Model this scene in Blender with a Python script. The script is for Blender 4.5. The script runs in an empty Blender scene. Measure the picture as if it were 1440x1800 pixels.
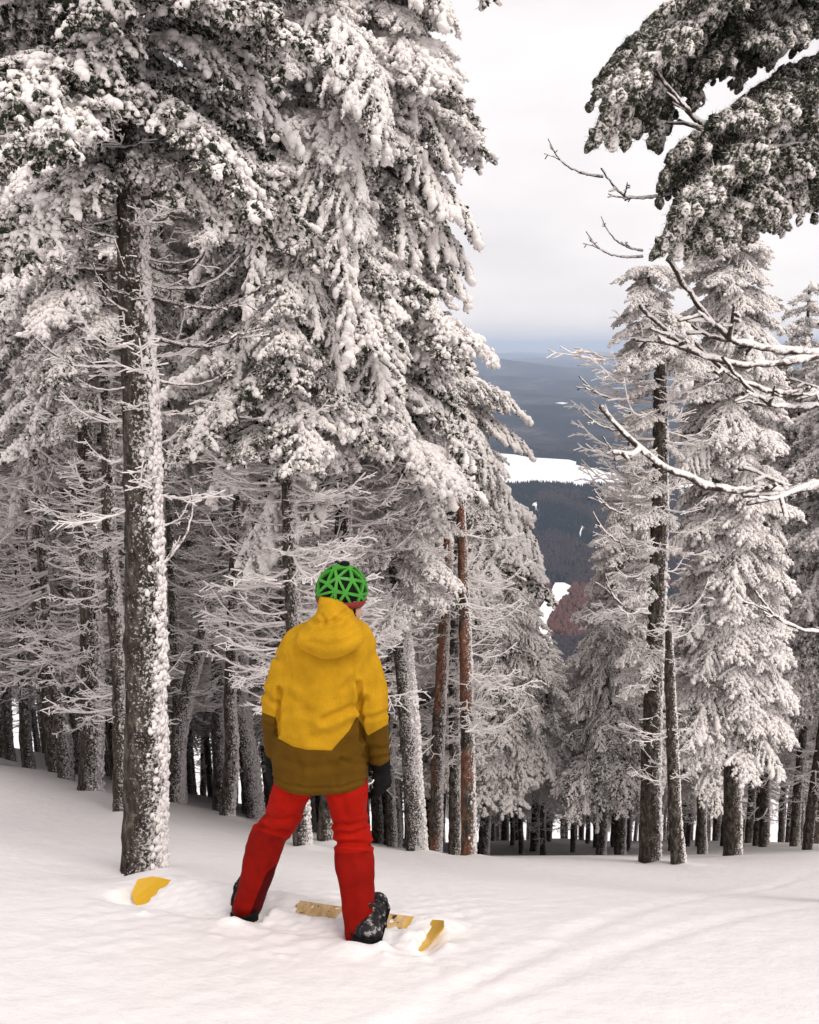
import bpy, bmesh, math, random
import numpy as np
from mathutils import Vector, Matrix, noise as mnoise

# ------------------------------------------------------------------ camera, sky, sun, exposure
scene = bpy.context.scene
COL = scene.collection
FPX, PITCH = 1500.0, math.radians(11.0)          # focal length in photograph pixels (1440 x 1800), downward tilt
cam_data = bpy.data.cameras.new('camera')
cam = bpy.data.objects.new('camera', cam_data)
COL.objects.link(cam)
cam_data.sensor_fit = 'VERTICAL'
cam_data.sensor_height = 36.0
cam_data.lens = 36.0 * FPX / 1800.0
cam_data.clip_start, cam_data.clip_end = 0.05, 120000.0
cam.location = (0, 0, 0)
cam.rotation_euler = (math.radians(90) - PITCH, 0, 0)
scene.camera = cam

SUN_EL, SUN_AZ = math.radians(54), math.radians(138)   # high, behind the camera to the right, veiled by cloud
world = bpy.data.worlds.new('World')
scene.world = world
world.use_nodes = True
wn, wl = world.node_tree.nodes, world.node_tree.links
wn.clear()
w_out = wn.new('ShaderNodeOutputWorld')
w_bg = wn.new('ShaderNodeBackground')
w_sky = wn.new('ShaderNodeTexSky')
w_sky.sky_type = 'NISHITA'
w_sky.sun_disc = False
w_sky.sun_elevation, w_sky.sun_rotation = SUN_EL, SUN_AZ
w_tc = wn.new('ShaderNodeTexCoord')
w_map = wn.new('ShaderNodeMapping')
w_map.inputs['Scale'].default_value = (1.0, 1.0, 2.6)
w_n = wn.new('ShaderNodeTexNoise')
w_n.inputs['Scale'].default_value = 2.3
w_n.inputs['Detail'].default_value = 5.0
w_n.inputs['Roughness'].default_value = 0.5
w_ramp = wn.new('ShaderNodeValToRGB')
w_ramp.color_ramp.elements[0].position = 0.33
w_ramp.color_ramp.elements[0].color = (3.2, 3.03, 3.05, 1)
w_ramp.color_ramp.elements[1].position = 0.62
w_ramp.color_ramp.elements[1].color = (4.2, 3.95, 3.91, 1)
w_mix = wn.new('ShaderNodeMix')
w_mix.data_type = 'RGBA'
w_mix.inputs['Factor'].default_value = 0.96          # closed cloud cover in front of the clear sky
wl.new(w_tc.outputs['Generated'], w_map.inputs['Vector'])
wl.new(w_map.outputs['Vector'], w_n.inputs['Vector'])
wl.new(w_n.outputs['Fac'], w_ramp.inputs['Fac'])
wl.new(w_sky.outputs['Color'], w_mix.inputs['A'])
wl.new(w_ramp.outputs['Color'], w_mix.inputs['B'])
# the lowest two degrees of the sky all round are veiled by the same winter haze
w_sep = wn.new('ShaderNodeSeparateXYZ'); wl.new(w_tc.outputs['Generated'], w_sep.inputs[0])
w_mr = wn.new('ShaderNodeMapRange'); w_mr.interpolation_type = 'SMOOTHSTEP'
w_mr.inputs['From Min'].default_value = -.012; w_mr.inputs['From Max'].default_value = .036
w_nz = wn.new('ShaderNodeMath'); w_nz.operation = 'MULTIPLY_ADD'; w_nz.inputs[1].default_value = .05; wl.new(w_n.outputs['Fac'], w_nz.inputs[0])
w_sh = wn.new('ShaderNodeMath'); w_sh.operation = 'SUBTRACT'; w_sh.inputs[1].default_value = .025; wl.new(w_sep.outputs['Z'], w_nz.inputs[2]); wl.new(w_nz.outputs[0], w_sh.inputs[0])
wl.new(w_sh.outputs[0], w_mr.inputs['Value'])
w_hz = wn.new('ShaderNodeMix'); w_hz.data_type = 'RGBA'
w_hz.inputs['A'].default_value = (2.75, 2.66, 2.70, 1)
wl.new(w_mr.outputs['Result'], w_hz.inputs['Factor']); wl.new(w_mix.outputs['Result'], w_hz.inputs['B'])
wl.new(w_hz.outputs['Result'], w_bg.inputs['Color'])
wl.new(w_bg.outputs['Background'], w_out.inputs['Surface'])
w_bg.inputs['Strength'].default_value = 0.1

sun_data = bpy.data.lights.new('sun', 'SUN')
sun_data.energy = 0.86
sun_data.angle = math.radians(32)
sun_data.color = (1.0, 0.94, 0.86)
sun = bpy.data.objects.new('sun', sun_data)
COL.objects.link(sun)
sun.rotation_euler = (math.radians(90) - SUN_EL, 0, math.pi - SUN_AZ)

scene.view_settings.view_transform = 'Standard'
scene.view_settings.look = 'None'
scene.view_settings.exposure = 1.38
scene.view_settings.gamma = 1.0
scene.view_settings.use_curve_mapping = False
scene.render.engine = 'CYCLES'
cy = scene.cycles
cy.max_bounces, cy.diffuse_bounces, cy.glossy_bounces, cy.transmission_bounces, cy.volume_bounces = 6, 4, 2, 2, 2
cy.caustics_reflective = cy.caustics_refractive = False
cy.use_denoising = True

rng = np.random.default_rng(7)
random.seed(7)

# ------------------------------------------------------------------ photograph pixel <-> world
CD, SD = math.cos(PITCH), math.sin(PITCH)
def ray(px, py):
    u, v = (px - 720.0) / FPX, -(py - 900.0) / FPX
    return np.array([u, CD + v * SD, -SD + v * CD])
def at(px, py, Y):
    d = ray(px, py)
    return d * (Y / d[1])
def depth(p):
    return p[1] * CD - p[2] * SD
def proj(p):
    d = depth(p)
    v = (p[1] * SD + p[2] * CD) / d
    return 720 + FPX * p[0] / d, 900 - FPX * v

# ------------------------------------------------------------------ ground shape
PY = np.array([-400, -60, -10, 0, 2, 3.56, 5, 6.5, 8, 12, 20, 40, 100, 650, 950, 1250, 2000, 50000], float)
PZ = np.array([180, 20, 1.4, -1.55, -2.05, -2.71, -3.52, -4.38, -5.2, -7.65, -12.55, -25.6, -65, -425, -490, -500, -500, -500], float)
_dx = np.diff(PY); _sl = np.diff(PZ) / _dx
_m = np.empty(len(PY)); _m[0], _m[-1] = _sl[0], _sl[-1]
_m[1:-1] = np.where(_sl[:-1] * _sl[1:] <= 0, 0, 2 * _sl[:-1] * _sl[1:] / (_sl[:-1] + _sl[1:] - 1e-12))
def profile(y):
    y = np.asarray(y, float)
    i = np.clip(np.searchsorted(PY, y) - 1, 0, len(PY) - 2)
    h = _dx[i]; t = (y - PY[i]) / h
    return ((2*t**3 - 3*t**2 + 1) * PZ[i] + (t**3 - 2*t**2 + t) * h * _m[i] + (-2*t**3 + 3*t**2) * PZ[i+1] + (t**3 - t**2) * h * _m[i+1])
def wavy(x, y, seed, amp):
    r = np.random.default_rng(seed); o = 0 * x
    for k in range(10):
        a = r.uniform(0, 6.28); f = r.uniform(.35, 2.6); p = r.uniform(0, 6.28)
        o = o + np.sin(f * (x * np.cos(a) + y * np.sin(a)) + p) / (1 + f * f)
    return o * amp
FOOT_MARKS = []      # (x, y, radius, height) mounds and hollows in the snow
def ground(x, y):
    x = np.asarray(x, float); y = np.asarray(y, float)
    sl = np.interp(y, [0, 3.5, 5, 9, 20, 60, 400], [.06, .09, .135, .235, .25, .2, .0])
    sp = np.log1p(np.exp(np.clip(-x * 1.6, -40, 40))) / 1.6 - .35
    sp = np.clip(sp, -.3, 14)
    z = profile(y) + sl * sp
    z = z + wavy(x, y, 3, .035) * np.interp(y, [0, 6, 30, 200], [.6, 1, 2.5, 6])
    for (mx, my, r, h) in FOOT_MARKS:
        z = z + h * np.exp(-((x - mx) ** 2 + (y - my) ** 2) / (r * r))
    return z
def hit(px, py, y0=1.5, y1=60.):
    d = ray(px, py)
    ys = np.linspace(y0, y1, 6000)
    k = np.nonzero(d[2] / d[1] * ys < ground(d[0] / d[1] * ys, ys))[0]
    Y = ys[k[0]] if len(k) else y1
    return d * (Y / d[1])

# ------------------------------------------------------------------ object helpers
def link(o, parent=None):
    COL.objects.link(o)
    if parent is not None:
        o.parent = parent
    return o
def tag(o, label=None, cat=None, group=None, kind=None):
    for k, v in (('label', label), ('category', cat), ('group', group), ('kind', kind)):
        if v: o[k] = v
    return o
def empty(name, loc, rz=0, parent=None):
    o = bpy.data.objects.new(name, None)
    o.empty_display_size = .2
    o.location = tuple(loc); o.rotation_euler = (0, 0, rz)
    return link(o, parent)
def mobj(name, me, parent=None, loc=(0, 0, 0)):
    o = bpy.data.objects.new(name, me)
    o.location = tuple(loc)
    return link(o, parent)

class MB:
    """collects triangles with a per-vertex 'frost' value and a material index per face"""
    def __init__(s): s.v, s.f, s.fr, s.mi, s.n = [], [], [], [], 0
    def add(s, v, f, fr, mi=0):
        v = np.asarray(v, np.float32); f = np.asarray(f, np.int32)
        s.v.append(v); s.f.append(f + s.n)
        s.fr.append(np.broadcast_to(np.asarray(fr, np.float32), (len(v),)))
        s.mi.append(np.full(len(f), mi, np.int32)); s.n += len(v)
    def mesh(s, name, mats, smooth=True):
        v = np.concatenate(s.v); f = np.concatenate(s.f); fr = np.concatenate(s.fr); mi = np.concatenate(s.mi)
        me = bpy.data.meshes.new(name)
        me.vertices.add(len(v)); me.vertices.foreach_set('co', v.ravel())
        me.loops.add(len(f) * 3); me.loops.foreach_set('vertex_index', f.ravel())
        me.polygons.add(len(f))
        me.polygons.foreach_set('loop_start', np.arange(0, len(f) * 3, 3, dtype=np.int32))
        me.polygons.foreach_set('material_index', mi)
        me.polygons.foreach_set('use_smooth', np.full(len(f), smooth))
        a = me.attributes.new('frost', 'FLOAT', 'POINT'); a.data.foreach_set('value', fr)
        for m in (mats if isinstance(mats, (list, tuple)) else [mats]): me.materials.append(m)
        me.update(); me.validate()
        return me

def ico(sub):
    bm = bmesh.new(); bmesh.ops.create_icosphere(bm, subdivisions=sub, radius=1)
    bm.verts.index_update()
    v = np.array([w.co[:] for w in bm.verts]); f = np.array([[w.index for w in p.verts] for p in bm.faces]); bm.free()
    return v, f
ICO1, ICO2 = ico(1), ico(2)

def frame(d):
    """per row of d an orthonormal basis (d, a, b)"""
    d = d / (np.linalg.norm(d, axis=1, keepdims=True) + 1e-9)
    ref = np.where(np.abs(d[:, 2:3]) < .9, np.array([[0, 0, 1.]]), np.array([[1., 0, 0]]))
    a = np.cross(ref, d); a /= np.linalg.norm(a, axis=1, keepdims=True) + 1e-9
    return d, a, np.cross(d, a)

def tube(mb, pts, rad, sides=6, fr=.5, mi=0, r=None, rough=0., cap=True):
    pts = np.asarray(pts, float); rad = np.broadcast_to(np.asarray(rad, float), (len(pts),))
    t = np.gradient(pts, axis=0)
    t /= np.linalg.norm(t, axis=1, keepdims=True) + 1e-9
    ref = np.array([0, 0, 1.]) if abs(t[0][2]) < .8 else np.array([1., 0, 0])
    A = np.cross(ref[None], t); A /= np.linalg.norm(A, axis=1, keepdims=True) + 1e-9
    B = np.cross(t, A)
    an = np.linspace(0, 2 * np.pi, sides, endpoint=False)
    rr = rad[:, None] * np.ones((1, sides))
    if rough and r is not None: rr = rr * (1 + r.normal(0, rough, rr.shape))
    v = pts[:, None] + rr[..., None] * (np.cos(an)[None, :, None] * A[:, None] + np.sin(an)[None, :, None] * B[:, None])
    n = len(pts)
    i, j = np.meshgrid(np.arange(n - 1), np.arange(sides), indexing='ij')
    a = i * sides + j; b = i * sides + (j + 1) % sides; c = a + sides; d = b + sides
    f = np.concatenate([np.stack([a, b, d], -1).reshape(-1, 3), np.stack([a, d, c], -1).reshape(-1, 3)])
    v = v.reshape(-1, 3)
    frv = np.repeat(np.broadcast_to(np.asarray(fr, float), (n,)), sides)
    if cap:
        v = np.concatenate([v, pts[-1:] + t[-1:] * rad[-1]]); k = len(v) - 1
        jj = np.arange(sides); base = (n - 1) * sides
        f = np.concatenate([f, np.stack([base + jj, base + (jj + 1) % sides, np.full(sides, k)], -1)])
        frv = np.append(frv, frv[-1])
    mb.add(v, f, frv, mi)

def blobs(mb, r, pos, dirs, size, frost, hi=True, elong=1.5, amp=.28, mi=0):
    tv, tf = ICO2 if hi else ICO1
    N, M = len(pos), len(tv)
    if not N: return
    d, a, b = frame(dirs)
    k = (1 + r.normal(0, amp, (N, M))).clip(.45, 1.8)
    s = size[:, None] * k
    v = pos[:, None] + (s * tv[None, :, 0] * elong)[..., None] * d[:, None] + (s * tv[None, :, 1])[..., None] * a[:, None] + (s * tv[None, :, 2])[..., None] * b[:, None]
    fr = frost[:, None] + (k - 1) * .8
    f = tf[None] + (np.arange(N) * M)[:, None, None]
    mb.add(v.reshape(-1, 3), f.reshape(-1, 3), fr.ravel(), mi)

def needles(mb, r, pos, dirs, size, frost, K, length=2.0, width=.22, mi=0):
    N = len(pos)
    if not N or not K: return
    d, _, _ = frame(dirs)
    g = r.normal(0, 1, (N, K, 3)); g /= np.linalg.norm(g, axis=2, keepdims=True)
    n = g + d[:, None] * .55; n /= np.linalg.norm(n, axis=2, keepdims=True)
    side = np.cross(n, r.normal(0, 1, (N, K, 3))); side /= np.linalg.norm(side, axis=2, keepdims=True) + 1e-9
    L = size[:, None, None] * length * r.uniform(.7, 1.25, (N, K, 1)); w = size[:, None, None] * width
    base = pos[:, None] + n * size[:, None, None] * .5
    v = np.stack([base - side * w, base + side * w, base + n * (L - size[:, None, None] * .5)], 2)
    fr = np.stack([frost[:, None] - .1 + 0 * L[..., 0], frost[:, None] - .1 + 0 * L[..., 0], frost[:, None] + .35 + 0 * L[..., 0]], -1)
    mb.add(v.reshape(-1, 3), np.arange(N * K * 3).reshape(-1, 3), fr.ravel(), mi)

# ------------------------------------------------------------------ materials
class NT:
    def __init__(s, name):
        s.m = bpy.data.materials.new(name); s.m.use_nodes = True
        s.t = s.m.node_tree; s.n = s.t.nodes; s.n.clear()
        s.out = s.n.new('ShaderNodeOutputMaterial')
        s.b = s.n.new('ShaderNodeBsdfPrincipled'); s.L(s.b.outputs[0], s.out.inputs['Surface'])
        s.b.inputs['Specular IOR Level'].default_value = .2
        s.b.inputs['Roughness'].default_value = .85
    def L(s, a, b): s.t.links.new(a, b)
    def set(s, sock, v):
        if hasattr(v, 'is_linked') or hasattr(v, 'links'): s.L(v, sock)
        else: sock.default_value = v
    def obj(s): return s.n.new('ShaderNodeTexCoord').outputs['Object']
    def pos(s): return s.n.new('ShaderNodeNewGeometry').outputs['Position']
    def nrm(s): return s.n.new('ShaderNodeNewGeometry').outputs['Normal']
    def noise(s, vec, scale, detail=3, rough=.55, out='Fac'):
        n = s.n.new('ShaderNodeTexNoise'); s.L(vec, n.inputs['Vector'])
        n.inputs['Scale'].default_value = scale; n.inputs['Detail'].default_value = detail; n.inputs['Roughness'].default_value = rough
        return n.outputs[out]
    def mapping(s, vec, sc):
        n = s.n.new('ShaderNodeMapping'); s.L(vec, n.inputs['Vector']); n.inputs['Scale'].default_value = sc
        return n.outputs[0]
    def math(s, op, a, b=0., c=0.):
        n = s.n.new('ShaderNodeMath'); n.operation = op
        for i, v in enumerate((a, b, c)): s.set(n.inputs[i], v)
        return n.outputs[0]
    def dot(s, v, w):
        n = s.n.new('ShaderNodeVectorMath'); n.operation = 'DOT_PRODUCT'; s.L(v, n.inputs[0]); n.inputs[1].default_value = w
        return n.outputs['Value']
    def attr(s, name, kind='GEOMETRY'):
        n = s.n.new('ShaderNodeAttribute'); n.attribute_name = name; n.attribute_type = kind
        return n.outputs['Fac']
    def ramp(s, fac, stops, interp='LINEAR'):
        n = s.n.new('ShaderNodeValToRGB'); s.L(fac, n.inputs['Fac']); e = n.color_ramp.elements
        n.color_ramp.interpolation = interp
        while len(e) < len(stops): e.new(.5)
        for el, (p, c) in zip(e, stops): el.position = p; el.color = (c[0], c[1], c[2], 1)
        return n.outputs['Color']
    def step(s, x, a, b):
        n = s.n.new('ShaderNodeMapRange'); s.L(x, n.inputs['Value']); n.interpolation_type = 'SMOOTHSTEP'
        n.inputs['From Min'].default_value = a; n.inputs['From Max'].default_value = b
        return n.outputs['Result']
    def mix(s, f, a, b):
        n = s.n.new('ShaderNodeMix'); n.data_type = 'RGBA'; s.set(n.inputs['Factor'], f)
        for k, v in (('A', a), ('B', b)):
            if isinstance(v, tuple): n.inputs[k].default_value = v + (1,)
            else: s.L(v, n.inputs[k])
        return n.outputs['Result']
    def bump(s, h, strength=.4, dist=.01):
        n = s.n.new('ShaderNodeBump'); s.L(h, n.inputs['Height'])
        n.inputs['Strength'].default_value = strength; n.inputs['Distance'].default_value = dist
        s.L(n.outputs[0], s.b.inputs['Normal'])
    def color(s, c):
        if isinstance(c, tuple): s.b.inputs['Base Color'].default_value = c + (1,)
        else: s.L(c, s.b.inputs['Base Color'])

SNOW = (.86, .825, .825)
WIND = (.62, -.42, .45)         # rime grows on the side that faces the wind

def mat_snow():
    m = NT('snow'); o = m.obj()
    n = m.noise(o, 7, 6, .6); f = m.noise(o, 160, 2, .6)
    m.color(m.ramp(n, [(.3, (.83, .80, .81)), (.7, (.88, .855, .85))]))
    m.bump(m.math('ADD', m.math('MULTIPLY', n, 1.), m.math('MULTIPLY', f, .12)), .55, .03)
    m.b.inputs['Roughness'].default_value = .7
    m.b.inputs['Subsurface Weight'].default_value = 0
    return m.m
def mat_rime_needles():
    m = NT('rimed_needles'); o = m.obj()
    n = m.noise(o, 70, 2, .65); n2 = m.noise(o, 2.6, 2, .5)
    v = m.math('ADD', m.attr('frost'), m.math('MULTIPLY', m.math('SUBTRACT', n, .5), 1.5))
    v = m.math('ADD', v, m.math('MULTIPLY', m.math('SUBTRACT', n2, .5), .9))
    v = m.math('ADD', v, m.math('MULTIPLY', m.dot(m.nrm(), WIND), .22))
    v = m.math('ADD', v, m.attr('rime', 'OBJECT'))
    c = m.ramp(v, [(.20, (.018, .022, .014)), (.44, (.075, .076, .056)), (.60, (.45, .425, .395)), (.78, (.85, .81, .795))])
    m.color(c); m.bump(n, .6, .015)
    m.b.inputs['Roughness'].default_value = .9
    return m.m
def mat_twig():
    m = NT('rimed_twig'); o = m.obj()
    n = m.noise(o, 45, 2, .7)
    v = m.math('ADD', m.attr('frost'), m.math('MULTIPLY', m.math('SUBTRACT', n, .5), .9))
    v = m.math('ADD', v, m.math('MULTIPLY', m.dot(m.nrm(), WIND), .45))
    c = m.ramp(v, [(.25, (.035, .026, .022)), (.42, (.16, .13, .115)), (.58, (.8, .76, .75))])
    m.color(c); m.bump(n, .5, .01)
    return m.m
def mat_bark():
    m = NT('rimed_bark'); o = m.obj()
    st = m.mapping(o, (1, 1, .45))
    n = m.noise(st, 26, 5, .7); big = m.noise(st, 5, 3, .6); sp = m.noise(o, 58, 4, .7)
    bark = m.ramp(n, [(.32, (.016, .012, .010)), (.5, (.075, .060, .048)), (.7, (.24, .21, .18))])
    peel = m.step(m.math('ADD', m.noise(m.mapping(o, (1, 1, .35)), 2.6, 3, .6), m.attr('peel', 'OBJECT')), .78, .9)
    bark = m.mix(peel, bark, m.ramp(n, [(.3, (.11, .042, .025)), (.7, (.40, .19, .115))]))
    v = m.math('ADD', m.math('MULTIPLY', m.dot(m.nrm(), (.95, .02, .12)), .42), m.math('MULTIPLY', m.math('SUBTRACT', big, .5), .7))
    v = m.math('ADD', v, m.math('MULTIPLY', m.math('SUBTRACT', sp, .5), 3.2))
    v = m.math('ADD', v, m.math('MULTIPLY', m.math('SUBTRACT', n, .5), .5))
    v = m.math('ADD', v, m.attr('frost'))
    v = m.math('ADD', v, m.attr('rime', 'OBJECT'))
    m.color(m.mix(m.step(v, .12, .42), bark, (.78, .745, .735)))
    m.bump(m.math('ADD', n, m.math('MULTIPLY', sp, .6)), 1., .05)
    m.b.inputs['Roughness'].default_value = .95
    return m.m
def mat_flat(name, c, rough=.8, spec=.2, nscale=0, namp=.0, bump=0, bscale=200):
    m = NT(name)
    if nscale:
        n = m.noise(m.obj(), nscale, 4, .6)
        lo = tuple(x * (1 - namp) for x in c); hi = tuple(min(1, x * (1 + namp)) for x in c)
        m.color(m.ramp(n, [(.3, lo), (.7, hi)]))
    else: m.color(c)
    m.b.inputs['Roughness'].default_value = rough; m.b.inputs['Specular IOR Level'].default_value = spec
    if bump: m.bump(m.noise(m.obj(), bscale, 3, .6), bump, .004)
    return m.m
M_SNOW, M_NEEDLE, M_TWIG, M_BARK = mat_snow(), mat_rime_needles(), mat_twig(), mat_bark()

# ------------------------------------------------------------------ the ground and the valley
def axis(segs):
    out = [segs[0][0]]
    for a, b, st in segs:
        n = max(1, int(round((b - a) / st))); out += list(np.linspace(a, b, n + 1)[1:])
    return np.array(out)
def grid_mesh(name, xs, ys, zf, mats):
    X, Y = np.meshgrid(xs, ys); Z = zf(X, Y)
    v = np.stack([X, Y, Z], -1).reshape(-1, 3); nx, ny = len(xs), len(ys)
    j, i = np.meshgrid(np.arange(ny - 1), np.arange(nx - 1), indexing='ij'); a = (j * nx + i).ravel()
    f = np.stack([a, a + 1, a + nx + 1, a + nx], -1).astype(np.int32)
    me = bpy.data.meshes.new(name)
    me.vertices.add(len(v)); me.vertices.foreach_set('co', v.astype(np.float32).ravel())
    me.loops.add(len(f) * 4); me.loops.foreach_set('vertex_index', f.ravel())
    me.polygons.add(len(f)); me.polygons.foreach_set('loop_start', np.arange(0, len(f) * 4, 4, dtype=np.int32))
    me.polygons.foreach_set('use_smooth', np.ones(len(f), bool))
    for m in mats: me.materials.append(m)
    me.update()
    return me

BOARD_A = hit(243, 1560, 2.5, 6); BOARD_B = hit(780, 1646, 2.5, 6)      # tail and nose of the snowboard on the snow
LFOOT = hit(432, 1602, 2.5, 6); RFOOT = hit(640, 1642, 2.5, 6)
# snow thrown up round the boots, and drifts lying over the board between its ends
FOOT_MARKS += [(LFOOT[0] + .20, LFOOT[1] + .0, .10, .02), (LFOOT[0] - .12, LFOOT[1] - .10, .09, .018), (LFOOT[0] + .0, LFOOT[1] - .20, .09, .035),
               (RFOOT[0] + .10, RFOOT[1] - .17, .07, .025), (RFOOT[0] - .14, RFOOT[1] - .06, .09, .018), (RFOOT[0] - .04, RFOOT[1] - .2, .10, .03), (LFOOT[0] + .30, LFOOT[1] - .08, .08, .016)]
_cr = np.random.default_rng(9)
for _k in range(70):          # clods knocked loose round the boots
    _f = (LFOOT, RFOOT)[_k % 2]; _a = _cr.uniform(0, 6.28); _d = abs(_cr.normal(.12, .16))
    FOOT_MARKS.append((_f[0] + .05 + _d * 1.5 * math.cos(_a), _f[1] - .04 + _d * .8 * math.sin(_a), _cr.uniform(.012, .032), _cr.uniform(.006, .02)))
_bd = np.array(BOARD_B) - np.array(BOARD_A); BL = math.hypot(_bd[0], _bd[1])
_t = np.linspace(0, 1, 80); _c = ground(BOARD_A[0] + _bd[0] * _t, BOARD_A[1] + _bd[1] * _t) - (BOARD_A[2] + _bd[2] * _t)
BOARD_OFF = float(np.mean(_c)) - .025
def board_z(t): return BOARD_A[2] + _bd[2] * t + BOARD_OFF
for bx, by, Y_, w_ in ((255, 1540, 4.6, 1.3), (532, 1492, 6.8, .8), (575, 1503, 7.6, .8), (733, 1490, 8.2, .9), (214, 1425, 7.4, .8), (160, 1390, 8.6, .9), (399, 1430, 8.8, .8), (824, 1490, 9., .8), (1142, 1514, 8.9, .9), (1192, 1518, 8.6, .8), (1287, 1505, 10.2, .8)):
    q = at(bx, by, Y_); FOOT_MARKS += [(q[0] + .10 * w_, Y_ - .04, .24 * w_, .045 * w_), (q[0] - .1 * w_, Y_ - .12 * w_, .13 * w_, -.03 * w_)]
TRACKS = [(hit(860, 1715), hit(1290, 1570)), (hit(960, 1720), hit(1300, 1612))]
def ground_fine(X, Y):
    Z = ground(X, Y)
    near = np.exp(-((X + .45) ** 2 / 1.2 + (Y - 3.75) ** 2 / .8))
    Z = Z + (wavy(X * 9, Y * 9, 11, .0012) + wavy(X * 24, Y * 24, 12, .0012) + wavy(X * 55, Y * 55, 17, .0018)) * (.3 + 1.9 * near)
    Z = Z + wavy(X * 3.1, Y * 2.2, 13, .0035)
    # two faint old ski lines across the foreground
    for (p, q) in TRACKS:
        ux, uy = q[0] - p[0], q[1] - p[1]; L_ = math.hypot(ux, uy)
        dd = ((X - p[0]) * -uy + (Y - p[1]) * ux) / L_
        Z = Z - .012 * np.exp(-(dd / .05) ** 2) + .005 * np.exp(-((np.abs(dd) - .1) / .05) ** 2)
    # the drift over the board: it lies a few centimetres under the snow except where it shows
    t = ((X - BOARD_A[0]) * _bd[0] + (Y - BOARD_A[1]) * _bd[1]) / BL ** 2; s = ((X - BOARD_A[0]) * -_bd[1] + (Y - BOARD_A[1]) * _bd[0]) / BL
    cover = np.interp(t, [-.1, .0, .06, .11, .50, .54, .60, .66, .72, .82, .88, .91, .955, .975, 1.1], [-.01, -.012, .0, .018, .022, -.004, -.008, -.003, .006, -.005, -.004, .012, .010, -.004, -.01])
    cover = cover + .045 * np.clip(.03 - s, 0, .06) / .06 * ((t > .5) & (t < .95)) + wavy(X * 60, Y * 60, 19, .005)
    w = np.exp(-(s / .235) ** 4) * np.clip((t + .03) / .05, 0, 1) * np.clip((1.03 - t) / .05, 0, 1)
    return Z * (1 - w) + (board_z(np.clip(t, 0, 1)) + cover) * w + np.maximum(0, Z - ground(X, Y) - .01) * w
xs = axis([(-4000, -400, 600), (-400, -60, 40), (-60, -14, 3), (-14, -4, .3), (-4, -1.6, .06), (-1.6, .4, .018), (.4, 4, .06), (4, 14, .3), (14, 60, 3), (60, 400, 40), (400, 4000, 600)])
ys = axis([(-400, -20, 40), (-20, -2, 1), (-2, 2.2, .12), (2.2, 3.0, .04), (3.0, 4.5, .018), (4.5, 7, .05), (7, 16, .12), (16, 40, .5), (40, 100, 4), (100, 1250, 50)])
tag(mobj('snow_ground', grid_mesh('snow_ground', xs, ys, ground_fine, [M_SNOW])), 'smooth pinkish white snow slope falling away towards the forest', kind='structure')

ZV = -500.0
def on_valley(px, py, z=ZV):
    d = ray(px, py)
    return d * (z / d[2])
def valley_z(X, Y):
    D = np.hypot(X, Y)
    a = np.interp(D, [0, 2500, 4200, 6000, 14000, 40000], [0, 0, 5, 32, 95, 220])
    z = 0 * X
    r = np.random.default_rng(5)
    for k in range(14):
        an = r.normal(1.57, .5); wl = r.uniform(1500, 5200); ph = r.uniform(0, 6.28)
        z = z + np.sin((X * np.cos(an) + Y * np.sin(an)) * 6.28 / wl + ph) * .30
    hill = 215 * np.exp(-((X - 500) / 2100) ** 2 - ((Y - 16000) / 2500) ** 2) + 120 * np.exp(-((X - 5200) / 1500) ** 2 - ((Y - 14000) / 2000) ** 2)
    return ZV - 1.5 + a * (z * .5 + .35) + hill
def mat_valley():
    m = NT('distant_forest_floor'); p = m.pos()
    n = m.noise(m.mapping(p, (.0016, .0011, 0)), 1.0, 6, .62); f = m.noise(m.mapping(p, (.02, .012, 0)), 1.0, 3, .7)
    n3 = m.noise(m.mapping(p, (.0007, .0006, 0)), 1.0, 4, .6)
    c = m.ramp(m.math('ADD', n, m.math('MULTIPLY', m.math('SUBTRACT', f, .5), .35)), [(.38, (.004, .008, .014)), (.52, (.022, .024, .030)), (.64, (.085, .075, .075))])
    c = m.mix(m.step(n3, .68, .72), c, (.6, .6, .62))
    m.color(c); m.b.inputs['Roughness'].default_value = 1; m.b.inputs['Specular IOR Level'].default_value = 0
    return m.m
vx = axis([(-40000, -9000, 2500), (-9000, -2500, 500), (-2500, 3500, 120), (3500, 12000, 500), (12000, 40000, 2500)])
vy = axis([(700, 6000, 120), (6000, 16000, 250), (16000, 48000, 1500)])
tag(mobj('valley', grid_mesh('valley', vx, vy, valley_z, [mat_valley()])), 'dark wooded valley floor far below the mountain', kind='structure')

def flat_patch(name, outline, z, mat, label):
    """a level snow-covered surface on the valley floor with a low bank"""
    pts = np.array([on_valley(px, py, z)[:2] for px, py in outline])
    bm = bmesh.new()
    top = [bm.verts.new((p[0], p[1], z)) for p in pts]; bot = [bm.verts.new((p[0], p[1], z - 3)) for p in pts]
    fc = bm.faces.new(top)
    for i in range(len(top)):
        j = (i + 1) % len(top); bm.faces.new((top[i], bot[i], bot[j], top[j]))
    bmesh.ops.triangulate(bm, faces=[fc]); bmesh.ops.recalc_face_normals(bm, faces=bm.faces[:])
    me = bpy.data.meshes.new(name); bm.to_mesh(me); bm.free(); me.materials.append(mat)
    return tag(mobj(name, me), label, kind='structure')
M_ICE = mat_flat('lake_snow', (.92, .90, .90), .6)
LAKE = [(820, 786), (868, 796), (905, 799), (932, 804), (968, 806), (1000, 808), (1019, 813), (1010, 816), (1024, 820), (1045, 823), (1062, 829), (1082, 832), (1100, 838), (1124, 843), (1150, 847),
        (1190, 853), (1150, 857), (1120, 855), (1085, 852), (1062, 853), (1040, 852), (1030, 855), (1018, 856), (1004, 852), (980, 851), (958, 850), (940, 849), (915, 851), (890, 851), (860, 848), (820, 845)]
flat_patch('frozen_lake', LAKE, ZV + 2, M_ICE, 'white frozen lake lying across the valley')
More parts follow.
